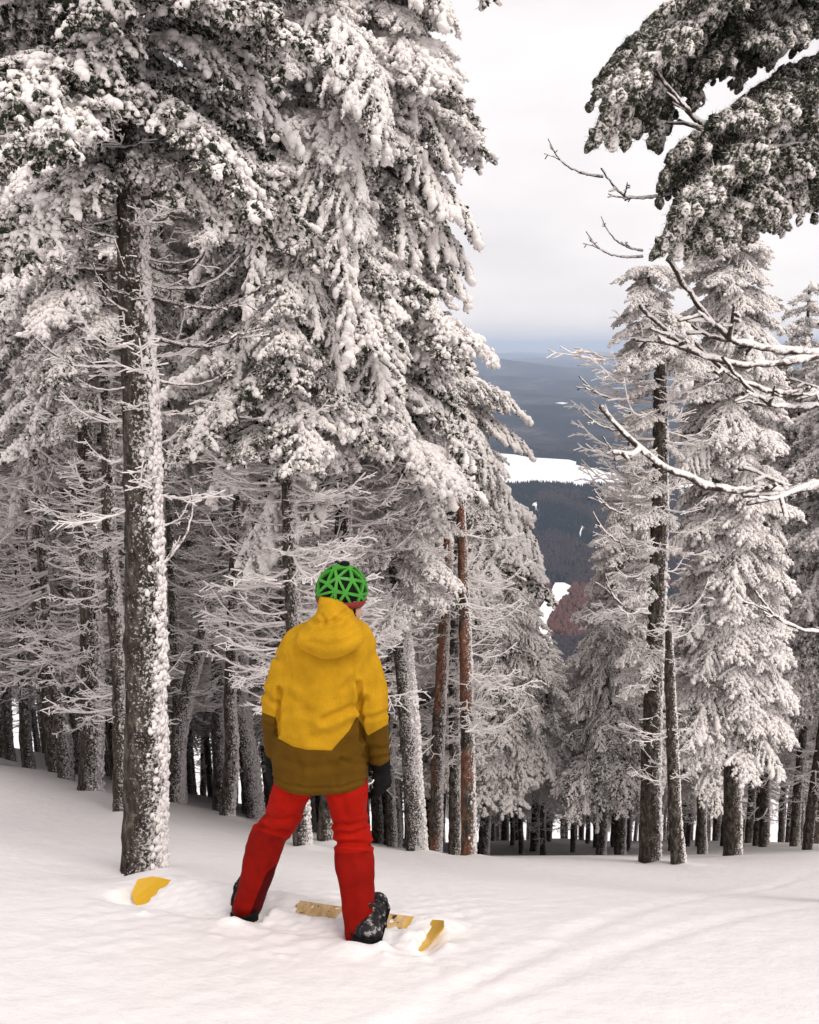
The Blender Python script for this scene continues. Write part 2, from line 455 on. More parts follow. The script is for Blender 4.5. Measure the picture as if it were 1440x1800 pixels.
CLEARS = [('snow_field', [(942, 1078), (955, 1060), (968, 1042), (975, 1024), (992, 1024), (1007, 1031), (1001, 1041), (994, 1050), (985, 1060), (978, 1072), (968, 1086), (962, 1100), (968, 1118), (975, 1140), (962, 1150), (944, 1110)], 'white snow field beside the russet trees below the gap'),
          ('clearing', [(934, 890), (938, 884), (946, 882), (943, 890), (946, 898), (950, 906), (945, 901), (940, 895)], 'small crooked white clearing in the dark woods near the lake'),
          ('clearing', [(915, 912), (930, 904), (938, 906), (940, 914), (928, 917)], 'white clearing beside the boughs left of the gap'),
          ('clearing', [(1016, 944), (1021, 930), (1023, 924), (1028, 927), (1024, 935), (1021, 946)], 'narrow upright white clearing in the middle of the brown woods'),
          ('clearing', [(1044, 964), (1050, 961), (1054, 966), (1050, 971)], 'tiny white clearing at the right edge of the brown woods'),
          ('clearing', [(1040, 810), (1062, 812), (1078, 815), (1078, 817), (1058, 815), (1040, 812)], 'thin white inlet just beyond the lake'),
          ('clearing', [(976, 708), (988, 707), (998, 708), (990, 710)], 'thin pale clearing far beyond the lake'),
          ('clearing', [(1160, 860), (1200, 852), (1230, 850), (1230, 858), (1190, 862)], 'white clearing glimpsed behind the right hand trunk')]
for nm, ol, lb in CLEARS: flat_patch(nm, ol, ZV + (2 if ol[0][1] > 800 else 26), M_ICE, lb)

def inside(px, py, poly):
    c = np.zeros(len(px), bool); n = len(poly)
    for i in range(n):
        x0, y0 = poly[i]; x1, y1 = poly[(i + 1) % n]
        k = ((y0 > py) != (y1 > py)) & (px < (x1 - x0) * (py - y0) / (y1 - y0 + 1e-9) + x0)
        c ^= k
    return c
def far_woods():
    r = np.random.default_rng(21)
    N = 60000
    Y = np.sqrt(r.uniform(950 ** 2, 4300 ** 2, N)); X = (r.uniform(-.02, .36, N)) * Y + r.normal(0, 5, N)
    d = Y * CD - ZV * SD; px = 720 + FPX * X / d; py = 900 - FPX * (Y * SD + ZV * CD) / d
    keep = ~inside(px, py, LAKE)
    for nm, ol, lb in CLEARS: keep &= ~inside(px, py, ol)
    X, Y, px, py = X[keep], Y[keep], px[keep], py[keep]; N = len(X)
    nz = wavy(X / 60, Y / 90, 31, .5) + wavy(X / 17, Y / 17, 32, .3)
    brown = (nz + np.interp(Y, [1000, 1500, 2300, 3200, 4300], [.75, .45, .25, -.45, -.6]) + r.normal(0, .25, N)) > 0
    russet = brown & (py > 1030) & (py < 1125) & (nz + r.normal(0, .3, N) > -.6)
    h = np.where(brown, r.uniform(9, 15, N), r.uniform(12, 20, N)); w = np.where(brown, r.uniform(3.4, 5.5, N), r.uniform(2.4, 3.8, N))
    mb = MB()
    mats = [mat_flat('dark_conifers', (.008, .014, .018), 1, 0), mat_flat('bare_broadleaves', (.040, .028, .030), 1, 0), mat_flat('russet_broadleaves', (.12, .05, .036), 1, 0)]
    zb = valley_z(X, Y)
    an = np.linspace(0, 2 * np.pi, 5, endpoint=False)
    for mi, sel in ((0, ~brown), (1, brown & ~russet), (2, russet)):
        i = np.nonzero(sel)[0]; n = len(i)
        if mi == 0: prof = [(1., .12), (.55, .5), (0, 1.)]
        else: prof = [(.45, .1), (1., .55), (.35, 1.)]
        rings = []
        for (k, t) in prof:
            kk = k * r.uniform(.7, 1.3, (n, 5))
            rings.append(np.stack([X[i, None] + w[i, None] * kk * np.cos(an), Y[i, None] + w[i, None] * kk * np.sin(an), zb[i, None] + h[i, None] * t * r.uniform(.92, 1.05, (n, 5))], -1))
        v = np.stack(rings, 1).reshape(n, 15, 3)
        f = []
        for q in range(2):
            for j in range(5):
                a, b = q * 5 + j, q * 5 + (j + 1) % 5; f += [(a, b, b + 5), (a, b + 5, a + 5)]
        f += [(10, 11, 12), (10, 12, 13), (10, 13, 14)]
        f = np.array(f)
        mb.add(v.reshape(-1, 3), (f[None] + (np.arange(n) * 15)[:, None, None]).reshape(-1, 3), 0, mi)
    tag(mobj('distant_forest', mb.mesh('distant_forest', mats)), 'dark conifers and brown bare trees covering the valley', kind='stuff')
far_woods()

# haze over the whole valley
def haze_box():
    bm = bmesh.new(); bmesh.ops.create_cube(bm, size=1)
    me = bpy.data.meshes.new('haze')
    x0, x1, y0, y1, z0, z1 = -42000, 42000, -500, 50000, -900, 200
    for v in bm.verts: v.co = ((x0 + x1) / 2 + v.co.x * (x1 - x0), (y0 + y1) / 2 + v.co.y * (y1 - y0), (z0 + z1) / 2 + v.co.z * (z1 - z0))
    bm.to_mesh(me); bm.free()
    m = bpy.data.materials.new('haze'); m.use_nodes = True; n = m.node_tree.nodes; n.clear()
    o = n.new('ShaderNodeOutputMaterial'); p = n.new('ShaderNodeVolumePrincipled'); m.node_tree.links.new(p.outputs[0], o.inputs['Volume'])
    p.inputs['Color'].default_value = (.67, .80, 1.0, 1); p.inputs['Density'].default_value = HAZE; p.inputs['Anisotropy'].default_value = .0
    me.materials.append(m)
    return tag(mobj('haze', me), 'pale bluish winter haze', kind='stuff')
HAZE = 5.2e-5
haze_box()

# ------------------------------------------------------------------ pieces of trees
def curve_pts(n, L, up, droop, bend=0., r=None, jit=0.):
    t = np.linspace(0, 1, n)
    p = np.stack([L * t * (1 - .12 * t * abs(droop)), bend * L * t * t, up * L * t - droop * L * t * t], -1)
    if r is not None and jit: p[1:] += np.cumsum(r.normal(0, jit * L / n, (n - 1, 3)), 0)
    return p
def sample(p, t):
    k = np.clip(t, 0, .999) * (len(p) - 1); i = k.astype(int); f = (k - i)[..., None]
    return p[i] * (1 - f) + p[i + 1] * f

def bough_geo(mb, r, L=1.4, up=.1, droop=.7, spread=.5, tuft=.035, frost=.45, K=8, hi=True, snow=0., twig=True, hang=.3, M=None, gap=1.35, bk=.5, el=1.9, nl=1.9, nw=.17, amp=.34, snow_size=.62, fvar=.17):
    """one conifer bough growing along +X: curved stem, side shoots, rimed needle tufts, snow lying on it"""
    T = np.eye(4) if M is None else M
    R3, t3 = T[:3, :3], T[:3, 3]
    stem = curve_pts(12, L, up, droop, r.uniform(-.12, .12), r, .03)
    P, Dn, S, F, SN = [], [], [], [], []
    tubes = []
    def along(p, rad0, step, f0):
        ln = np.linalg.norm(np.diff(p, axis=0), axis=1).sum(); n = max(2, int(ln / step))
        t = (np.arange(n) + r.uniform(.2, .8, n)) / n
        q = sample(p, t); d = sample(np.gradient(p, axis=0), t)
        P.append(q + r.normal(0, tuft * .28, q.shape)); Dn.append(d); S.append(tuft * r.uniform(.65, 1.3, n) * (1.08 - .25 * t)); F.append(np.full(n, f0) + r.normal(0, fvar, n))
        return q, d
    tubes.append((stem, np.linspace(.016, .004, len(stem)) * (L / 1.4) ** .5))
    along(stem[3:], 0, tuft * gap, frost + .05)
    ts = np.arange(.12, .99, .5 * tuft * 2.6 / L + .012)
    for k, t in enumerate(ts):
        t = min(.98, t + r.uniform(-.015, .015))
        base = sample(stem, np.array([t]))[0]; fw = sample(np.gradient(stem, axis=0), np.array([t]))[0]; fw /= np.linalg.norm(fw)
        sd = 1 if k % 2 else -1
        ln = (spread * L * min(1, t * 3.2 + .15) * (1.05 - t) ** .75 + .05) * r.uniform(.7, 1.2)
        side = np.array([-fw[1], fw[0], 0.]); side /= np.linalg.norm(side) + 1e-6
        an = r.uniform(.7, 1.15)
        d = fw * math.cos(an) + side * sd * math.sin(an) + np.array([0, 0, r.uniform(-.12, .2)])
        s = np.linspace(0, 1, 6)[:, None]
        p = base + d * ln * s + np.array([0, 0, -1.]) * hang * ln * s ** 2 + r.normal(0, .01, (6, 3)) * s
        tubes.append((p, np.linspace(.006, .0025, 6)))
        along(p, 0, tuft * gap, frost + r.normal(0, .08))
        if ln > tuft * 5.5:
            for q in np.arange(.3, .9, tuft * 2.6 / ln):
                b2 = sample(p, np.array([q]))[0]; f2 = p[-1] - p[0]; f2 /= np.linalg.norm(f2)
                s2 = np.cross(f2, [0, 0, 1.]); s2 /= np.linalg.norm(s2) + 1e-6
                for sg in (-1, 1):
                    l2 = ln * (1 - q) * r.uniform(.35, .6) + tuft
                    d2 = f2 * .7 + s2 * sg * r.uniform(.5, .9) + np.array([0, 0, -r.uniform(0, .45)])
                    p2 = b2 + d2 * l2 * np.linspace(0, 1, 3)[:, None]
                    along(p2, 0, tuft * gap * 1.1, frost + r.normal(0, .1))
    pos = np.concatenate(P); dr = np.concatenate(Dn); sz = np.concatenate(S); fr = np.concatenate(F)
    W = lambda a: a @ R3.T + t3
    V = lambda a: a @ R3.T
    blobs(mb, r, W(pos), V(dr), sz * bk, fr, hi, el, amp)
    needles(mb, r, W(pos), V(dr), sz, fr, K, nl, nw)
    if twig:
        for p, rad in tubes: tube(mb, W(p), rad, 5, .25 if snow < .3 else .4, 1, cap=False)
    if snow > 0:
        # snow lying on the upper side of the stem and the shoots: overlapping pads that run into one another
        q, dq = [], []
        for k, (p, rad) in enumerate(tubes):
            ln = np.linalg.norm(np.diff(p, axis=0), axis=1).sum(); n = max(3, int(ln / (tuft * .42)))
            if k and r.uniform() > snow: continue
            t0 = r.uniform(0, .25); t = t0 + (1 - t0) * (np.arange(n) + r.uniform(0, 1, n)) / n
            q.append(sample(p, t) + r.normal(0, tuft * (.5 if k == 0 else .22), (n, 3))); dq.append(sample(np.gradient(p, axis=0), t))
        q = np.concatenate(q); dq = np.concatenate(dq); q = q + np.array([0, 0, tuft * .55])
        lump = 1 + .75 * np.clip(np.sin(q[:, 0] * 17 + r.uniform(0, 6)) * np.sin(q[:, 1] * 23 + r.uniform(0, 6)) + .3 * r.normal(0, 1, len(q)), -.6, 1.4)
        blobs(mb, r, W(q), V(dq + r.normal(0, .02, q.shape)), tuft * snow_size * lump * r.uniform(.6, 1.1, len(q)), np.full(len(q), 1.6), hi, 1.6, .16)

def dead_branch_geo(mb, r, L=.7, up=-.1, droop=.0, curl=.35, rad=.011, twigs=9, frost=.42, sides=6, M=None, fuzz=0):
    T = np.eye(4) if M is None else M
    W = lambda a: a @ T[:3, :3].T + T[:3, 3]
    n = 10 if sides < 8 else 26; t = np.linspace(0, 1, n)
    p = np.stack([L * t, r.uniform(-.2, .2) * L * t * t, L * (up * t - droop * t ** 2 + curl * t ** 3)], -1)
    p[1:] += np.cumsum(r.normal(0, .0022 * L * (10 / n) ** .5 * 3, (n - 1, 3)), 0)
    tube(mb, W(p), rad * (1 - .62 * t), sides, frost + r.normal(0, .05, n), 0, r, .2)
    Ps, Ds = [], []
    for k in range(twigs):
        tt = r.uniform(.18, .97); b = sample(p, np.array([tt]))[0]
        l = L * r.uniform(.12, .42) * (1.15 - tt * .6); an = r.choice([-1, 1]) * r.uniform(.4, 1.1)
        d = np.array([math.cos(an), math.sin(an), r.uniform(-.35, .45)])
        m = 5; s = np.linspace(0, 1, m)[:, None]
        q = b + d * l * s + np.array([0, 0, r.uniform(-.1, .35)]) * l * s ** 2 + r.normal(0, .012 * l, (m, 3))
        tube(mb, W(q), rad * .55 * (1 - .55 * s[:, 0]), max(4, sides - 2), frost + r.uniform(-.02, .22), 0)
        Ps.append(q); Ds.append(np.gradient(q, axis=0))
        if l > .14:
            for w in range(3):
                b2 = sample(q, np.array([r.uniform(.3, .95)]))[0]; an2 = an + r.choice([-1, 1]) * r.uniform(.4, 1.)
                q2 = b2 + np.array([math.cos(an2), math.sin(an2), r.uniform(-.4, .5)]) * l * r.uniform(.25, .5) * np.linspace(0, 1, 3)[:, None]
                tube(mb, W(q2), rad * .42, 4, frost + r.uniform(.0, .3), 0)
    if fuzz:
        Ps.append(p); Ds.append(np.gradient(p, axis=0))
        pp, dd = np.concatenate(Ps), np.concatenate(Ds)
        k = r.integers(0, len(pp), fuzz)
        blobs(mb, r, W(pp[k] + r.normal(0, rad * .4, (fuzz, 3))), dd[k] @ T[:3, :3].T, np.full(fuzz, rad) * r.uniform(.7, 1.4, fuzz), np.full(fuzz, frost + .4), False, 1.6, .2)

def rot(az, el=0, roll=0, s=1., loc=(0, 0, 0)):
    m = Matrix.Rotation(az, 4, 'Z') @ Matrix.Rotation(-el, 4, 'Y') @ Matrix.Rotation(roll, 4, 'X') @ Matrix.Scale(s, 4)
    m.translation = loc
    return m

def trunk_geo(mb, pts, rad, r, sides=14, frost=0., flare=.18):
    """pts: list of world points, bottom to top; resampled every few cm with bark relief"""
    pts = np.asarray(pts, float); rad = np.asarray(rad, float)
    seg = np.linalg.norm(np.diff(pts, axis=0), axis=1); cum = np.concatenate([[0], np.cumsum(seg)])
    n = int(min(150, max(14, cum[-1] / max(.05, rad[0] * .5)))); s = np.linspace(0, cum[-1], n)
    q = np.stack([np.interp(s, cum, pts[:, k]) for k in range(3)], -1)
    for _ in range(3): q[1:-1] = .25 * q[:-2] + .5 * q[1:-1] + .25 * q[2:]
    rd = np.interp(s, cum, rad) * (1 + flare * np.exp(-s / .22))
    lim = r.normal(0, 1, n); lim = np.convolve(lim, np.ones(5) / 5, 'same')
    rd = rd * (1 + .05 * lim)
    an = np.linspace(0, 2 * np.pi, sides, endpoint=False)
    kk = r.normal(0, .05, (n, sides)); kk = (kk + np.roll(kk, 1, 0)) / 1.4
    x = q[:, None, 0] + rd[:, None] * (1 + kk) * np.cos(an); y = q[:, None, 1] + rd[:, None] * (1 + kk) * np.sin(an)
    z = np.repeat(q[:, 2:3], sides, 1)
    v = np.stack([x, y, z], -1).reshape(-1, 3)
    i, j = np.meshgrid(np.arange(n - 1), np.arange(sides), indexing='ij')
    a = i * sides + j; b = i * sides + (j + 1) % sides; c = a + sides; d = b + sides
    f = np.concatenate([np.stack([a, b, d], -1).reshape(-1, 3), np.stack([a, d, c], -1).reshape(-1, 3)])
    top = (n - 1) * sides; v = np.concatenate([v, q[-1:] + [[0, 0, rd[-1] * .6]]])
    f = np.concatenate([f, np.stack([top + np.arange(sides), top + (np.arange(sides) + 1) % sides, np.full(sides, len(v) - 1)], -1)])
    mb.add(v, f, frost)
    return q, rd
def rime_geo(mb, q, rd, r, amount=1., sub=True):
    """lumps of rime plastered down the windward side of a trunk"""
    n = int(len(q) * 15 * amount); k = r.integers(0, len(q) - 1, n); t = r.uniform(0, 1, n)[:, None]
    p = q[k] * (1 - t) + q[k + 1] * t; R = rd[k]
    an = r.normal(-.2, .36, n)
    d = np.stack([np.cos(an), np.sin(an), np.zeros(n)], -1)
    p = p + d * (R * r.uniform(.88, 1.04, n))[:, None]
    sz = (R * r.uniform(.05, .17, n)).clip(.005, .014)
    blobs(mb, r, p, np.stack([0 * an, 0 * an, 1 + 0 * an], -1), sz, np.full(n, 1.3), sub, 1.5, .3)

# ------------------------------------------------------------------ shared tree pieces
TM = [M_NEEDLE, M_TWIG]
class Piece:
    def __init__(s, me, tip): s.me, s.tip = me, np.array(tip, float)
def make_bough(name, seed, **kw):
    r = np.random.default_rng(seed); mb = MB(); bough_geo(mb, r, **kw)
    L, up, dr = kw.get('L', 1.4), kw.get('up', .1), kw.get('droop', .7)
    return Piece(mb.mesh(name, TM), (L * (1 - .12 * abs(dr)), 0, (up - dr) * L))
def make_dead(seed, **kw):
    r = np.random.default_rng(seed); mb = MB(); dead_branch_geo(mb, r, **kw)
    L = kw.get('L', .7); return Piece(mb.mesh('dead_branch', [M_TWIG]), (L, 0, L * (kw.get('up', -.1) - kw.get('droop', 0) + kw.get('curl', .35))))
GREEN = [make_bough('bough', 100 + k, L=.9, up=.15, droop=.65, spread=.52, tuft=.023, frost=.58, snow=.45, K=6, hi=False, bk=.78, el=1.5, nl=1.6) for k in range(4)]
SNOWY = [make_bough('bough', 120 + k, L=1.35, up=.3, droop=1.0, spread=.40, tuft=.026, frost=.56, snow=.9, K=6, hi=False, hang=.7, snow_size=1.0, bk=.7, el=1.5) for k in range(3)]
WHITE = [make_bough('bough', 140 + k, L=.85, up=.1, droop=.5, spread=.5, tuft=.023, frost=.90, snow=.5, K=7, hi=False, bk=.78, el=1.5, nl=1.6) for k in range(4)]
HANGING = [make_bough('bough', 160 + k, L=1.7, up=.55, droop=1.75, spread=.27, tuft=.027, frost=.56, snow=.7, K=6, hi=False, hang=.9, snow_size=1.1, bk=.7, el=1.5) for k in range(3)]
DARK = [make_bough('bough', 180 + k, L=1.3, up=.1, droop=.35, spread=.36, tuft=.036, frost=.45, snow=.0, K=44, hi=True, hang=.6, gap=.85, bk=.80, el=1.5, nl=1.35, nw=.05, amp=.14, fvar=.05) for k in range(3)]
DEAD = [make_dead(200 + k, L=.7, up=-.15 - .05 * k, curl=.25 + .1 * k, twigs=15, rad=.0135, frost=.80, fuzz=0) for k in range(6)]
DEADLONG = [make_dead(220 + k, L=1.0, up=-.22, curl=.42, twigs=4, rad=.021, frost=.30, sides=10, fuzz=0) for k in range(3)]

def ID4(M): return np.array(M)
def crown_mesh(seed, H=9., z0=3.5, R=1.25, n=105, frost=.52):
    r = np.random.default_rng(seed); mb = MB()
    for k in range(n):
        u = ((k + r.uniform(0, 1)) / n) ** 1.1; z = z0 + (H - z0) * u
        L = (R * (1 - u) ** .75 + .18) * r.uniform(.75, 1.2)
        M = rot(k * 2.4 + r.normal(0, .4), r.uniform(-.25, .2) + .5 * u, 0, 1, (0, 0, z))
        bough_geo(mb, r, L=L, up=.1, droop=.75, spread=.42, tuft=.036, frost=frost + r.normal(0, .09), K=7, hi=False, snow=.15, twig=False, hang=.5, M=ID4(M), gap=1.25)
    return mb.mesh('crown', TM)
def lower_mesh(seed, z0=.7, z1=6.5, n=60, L0=.75):
    r = np.random.default_rng(seed); mb = MB()
    for k in range(n):
        z = r.uniform(z0, z1); L = L0 * r.uniform(.45, 1.2) * min(1, .45 + z * .25)
        M = rot(r.uniform(0, 6.28), r.uniform(-.35, .1), 0, 1, (0, 0, z))
        dead_branch_geo(mb, r, L=L, up=r.uniform(-.25, 0), curl=r.uniform(.1, .5), rad=.0145, twigs=8, frost=.86, sides=5, M=ID4(M), fuzz=0)
    return mb.mesh('dead_branches', [M_TWIG])
def straight_trunk(seed, H=9., r0=.085):
    r = np.random.default_rng(seed); mb = MB(); n = 14
    z = np.linspace(-.4, H, n); off = np.cumsum(r.normal(0, .025, (n, 2)), 0); off -= off[0]
    q, rd = trunk_geo(mb, np.column_stack([off, z]), r0 * (1 - .85 * (np.linspace(0, 1, n))) + .006, r, 9)
    rime_geo(mb, q, rd, r, .8, False)
    return mb.mesh('trunk', [M_BARK])
CROWNS = [crown_mesh(300 + k, frost=.68 + .06 * (k % 3)) for k in range(4)]
HIGH_CROWNS = [crown_mesh(310 + k, z0=4.2, n=66, frost=.82) for k in range(2)]
HIGH_LOWERS = [lower_mesh(330 + k, 1.2, 7, 130, .9) for k in range(3)]
LOWERS = [lower_mesh(320 + k) for k in range(4)]
TRUNKS = [straight_trunk(340 + k) for k in range(4)]

def put(piece, name, parent, loc, az, el, s, roll=0., props=None):
    o = bpy.data.objects.new(name, piece.me)
    o.matrix_local = rot(az, el, roll, s, loc)
    if props:
        for k, v in props.items(): o[k] = v
    link(o, parent)
    return o
def span(piece, name, parent, a, b, roll=0., props=None, origin=(0, 0, 0)):
    """lays a bough or branch from point a to point b"""
    a, b = np.asarray(a, float), np.asarray(b, float); d = b - a; t = piece.tip
    s = np.linalg.norm(d) / np.linalg.norm(t)
    el = math.atan2(d[2], math.hypot(d[0], d[1])) - math.atan2(t[2], math.hypot(t[0], t[1]))
    return put(piece, name, parent, a - np.asarray(origin), math.atan2(d[1], d[0]), el, s, roll, props)

# ------------------------------------------------------------------ trees standing near the camera, each built for itself
class Tree:
    def __init__(s, name, label, base, Y, path, widths, seed, group=None, cat='tree', sides=14, peel=0., rime=0., zig=0., rimeamt=1.0):
        s.r = np.random.default_rng(seed); s.Y = Y
        b = at(base[0], base[1], Y); s.gz = float(ground(b[0], Y))
        s.o = np.array([b[0], Y, s.gz])
        s.root = tag(empty(name, s.o), label, cat, group)
        pts = [np.array([b[0], Y, s.gz - .25]), np.array([b[0], Y, s.gz + .03])] + [at(px, py, Y) + np.array([0, s.r.normal(0, .03), 0]) for px, py in path]
        w = [widths[0], widths[0]] + list(widths[1:])
        rad = [wi * .5 * depth(p) / FPX for wi, p in zip(w, pts)]
        mb = MB(); s.q, s.rd = trunk_geo(mb, np.array(pts) - s.o, rad, s.r, sides)
        s.trunk = mobj('trunk', mb.mesh('trunk', [M_BARK]), s.root); s.trunk['peel'] = peel; s.trunk['rime'] = rime
        mb = MB(); rime_geo(mb, s.q, s.rd, s.r, rimeamt); rm = mobj('rime', mb.mesh('rime', [M_TWIG]), s.trunk); rm['kind'] = 'stuff'
        s.crown = None
    def on(s, z):
        k = int(np.clip(np.searchsorted(s.q[:, 2], z), 0, len(s.q) - 1)); return s.q[k], s.rd[k]
    def zpx(s, py): return at(720, py, s.Y)[2] - s.o[2]
    def boughs(s, y0, y1, n, kinds, length, az=(0, 6.283), el=(-.2, .2), rime=0., name='bough'):
        """boughs between image heights y0 (low) and y1 (high)"""
        if s.crown is None: s.crown = empty('crown', (0, 0, 0), 0, s.root)
        z0, z1 = s.zpx(y0), s.zpx(y1)
        for k in range(n):
            u = (k + s.r.uniform(0, 1)) / n; p, rd = s.on(z0 + (z1 - z0) * u)
            L = (length(u) if callable(length) else length) * s.r.uniform(.75, 1.2)
            pc = kinds[s.r.integers(len(kinds))]
            a = az[0] + (az[1] - az[0]) * ((k * .618 + s.r.uniform(0, .15)) % 1)
            put(pc, name, s.crown, p, a, s.r.uniform(*el), L / np.linalg.norm(pc.tip), s.r.normal(0, .15), {'rime': rime + float(s.r.normal(0, .06))})
    def deads(s, y0, y1, n, L=.6, kinds=None, az=(0, 6.283), el=(-.2, .25)):
        kinds = kinds or DEAD; z0, z1 = s.zpx(y0), s.zpx(y1)
        for k in range(n):
            p, rd = s.on(z0 + (z1 - z0) * s.r.uniform(0, 1)); pc = kinds[s.r.integers(len(kinds))]
            put(pc, 'branch', s.trunk, p, s.r.uniform(*az), s.r.uniform(*el), L * s.r.uniform(.5, 1.25) / np.linalg.norm(pc.tip))
    def bough_to(s, pc, a, b, roll=0., rime=0.):
        """a bough between two image points given as (px, py, Y)"""
        if s.crown is None: s.crown = empty('crown', (0, 0, 0), 0, s.root)
        span(pc, 'bough', s.crown, at(*a), at(*b), roll, {'rime': rime}, s.o)
    def branch_to(s, pc, a, b, roll=0.):
        span(pc, 'branch', s.trunk, at(*a), at(*b), roll, None, s.o)

PI = math.pi
# the big lichen-grey trunk on the left
t = Tree('spruce_tree', 'thickest tree trunk, rising full height on the left behind the yellow board tail', (255, 1540), 4.6,
         [(256, 1300), (252, 1000), (246, 700), (236, 420), (230, 200), (226, -60), (224, -320)], [76, 72, 66, 60, 52, 46, 40, 30], 1, sides=24, rimeamt=1.6)
t.branch_to(DEADLONG[0], (262, 520, 4.6), (442, 505, 4.4)); t.branch_to(DEADLONG[1], (262, 590, 4.6), (462, 560, 4.5))
t.branch_to(DEADLONG[2], (250, 455, 4.6), (365, 440, 4.3)); t.branch_to(DEADLONG[1], (262, 665, 4.6), (412, 640, 4.8))
t.branch_to(DEADLONG[0], (238, 360, 4.6), (332, 330, 4.4)); t.branch_to(DEADLONG[2], (240, 210, 4.6), (318, 196, 4.3))
t.branch_to(DEADLONG[0], (255, 560, 4.6), (150, 470, 4.3)); t.branch_to(DEADLONG[1], (250, 670, 4.6), (136, 665, 4.4))
t.branch_to(DEADLONG[2], (262, 1010, 4.6), (330, 860, 4.7)); t.branch_to(DEADLONG[0], (258, 930, 4.6), (345, 880, 4.9))
t.branch_to(DEADLONG[0], (240, 640, 4.6), (60, 600, 4.3)); t.branch_to(DEADLONG[1], (262, 760, 4.6), (330, 800, 4.8))
t.deads(900, 250, 26, .42); t.deads(640, 350, 14, .6, DEADLONG)
t.boughs(330, -320, 46, GREEN + SNOWY[:1], .85, (0, 2 * PI), (-.15, .3), -.10)
for a, b in (((235, 260, 4.6), (420, 330, 4.8)), ((235, 150, 4.6), (440, 230, 4.9)), ((232, 60, 4.6), (420, 60, 5.0)), ((232, 210, 4.6), (110, 330, 4.4)), ((230, 80, 4.6), (60, 160, 4.4)), ((240, 380, 4.6), (110, 500, 4.5)), ((240, 330, 4.6), (60, 430, 4.6))):
    t.bough_to(GREEN[len(t.crown.children) % 4], a, b, 0, -.1)

t = Tree('spruce_tree', 'straight trunk farthest to the left, standing behind the thickest trunk', (160, 1390), 8.6,
         [(163, 1200), (158, 950), (152, 700), (146, 400), (142, 100)], [42, 40, 36, 30, 24, 16], 2)
t.deads(1280, 650, 90, .55); t.boughs(760, 100, 40, WHITE + GREEN, .9)
t = Tree('spruce_tree', 'slim dark trunk close behind the thickest trunk on its left side', (214, 1425), 7.4,
         [(208, 1200), (198, 950), (188, 700), (184, 450), (180, 200)], [29, 27, 25, 22, 18, 12], 3)
t.deads(1280, 600, 80, .5); t.boughs(720, 180, 34, WHITE + GREEN, .8)
t = Tree('spruce_tree', 'thin straight trunk just right of the thickest trunk', (318, 1395), 10.,
         [(312, 1200), (303, 1000), (296, 850), (290, 560), (286, 300)], [19, 18, 17, 15, 12, 8], 4)
t.deads(1260, 700, 90, .6); t.boughs(860, 300, 40, WHITE, .9)
t = Tree('broken_tree', 'dead trunk with a bent foot and a snapped top, left of the yellow jacket', (399, 1430), 8.8,
         [(407, 1350), (409, 1300), (404, 1235), (409, 1100), (413, 950), (420, 850), (422, 806)], [26, 26, 24, 22, 21, 19, 17, 15], 5)
t.deads(1200, 830, 60, .65)
t = Tree('leaning_tree', 'thin leaning trunk with bare rusty patches, slanting up to the right', (307, 1372), 9.6,
         [(312, 1300), (335, 1190), (366, 1090), (392, 990), (412, 900), (424, 840)], [29, 28, 26, 24, 21, 18, 15], 6, peel=.16, rime=.1)
t.deads(1220, 850, 50, .6)
t = Tree('spruce_tree', 'straight dark trunk behind the snapped one', (385, 1400), 11., [(384, 1200), (381, 1000), (378, 860), (374, 560), (372, 250)], [25, 23, 21, 19, 14, 8], 7)
t.deads(1280, 700, 90, .65); t.boughs(850, 250, 42, WHITE, 1.)
t = Tree('bent_tree', 'pale frosted trunk bending left at the elbow of the yellow jacket', (450, 1420), 10., [(443, 1340), (432, 1280), (424, 1220), (428, 1120), (436, 1000), (440, 900)], [30, 29, 27, 24, 20, 15, 9], 8, rime=.28)
t.deads(1250, 900, 50, .6); t.boughs(1000, 900, 8, WHITE, .6)
# tree with the long drooping crown, its foot seen between the skier's legs
t = Tree('spruce_tree', 'tall spruce whose foot shows beside the left knee of the red trousers', (532, 1492), 6.8,
         [(522, 1250), (514, 1050), (508, 850), (502, 640), (498, 400), (494, 100), (492, -200)], [30, 29, 28, 25, 22, 18, 14, 8], 9, peel=.06)
t.deads(1230, 700, 110, .65)
t.boughs(760, -200, 76, GREEN + WHITE[:2] + SNOWY[:1], lambda u: .95 - .3 * u)
for a, b, k in (((500, 60, 6.8), (682, 290, 6.3), 0), ((500, 250, 6.8), (618, 470, 6.3), 1), ((520, 300, 6.6), (612, 645, 6.2), 0), ((495, 120, 6.8), (640, 360, 6.2), 1),
                ((500, 420, 6.8), (560, 600, 6.2), 1), ((500, 330, 6.8), (440, 560, 6.2), 0), ((500, 180, 6.8), (400, 420, 6.2), 1), ((505, 480, 6.8), (600, 690, 6.4), 1), ((500, 500, 6.8), (420, 680, 6.4), 0)):
    t.bough_to(HANGING[k], a, b)
for a, b in (((540, 40, 6.6), (676, 240, 6.1)), ((555, 90, 6.5), (672, 280, 6.1)), ((520, 260, 6.6), (622, 420, 6.2))): t.bough_to(SNOWY[len(t.crown.children) % 3], a, b)
t = Tree('spruce_tree', 'broad snow-laden spruce with its foot between the red trouser legs', (575, 1503), 7.6,
         [(590, 1250), (604, 1000), (604, 800), (606, 600), (612, 300), (616, 0), (618, -300)], [34, 33, 31, 28, 25, 20, 15, 9], 10)
t.deads(1230, 720, 90, .7)
t.boughs(800, -300, 110, SNOWY + GREEN + WHITE[:2], lambda u: 1.35 - .35 * u)
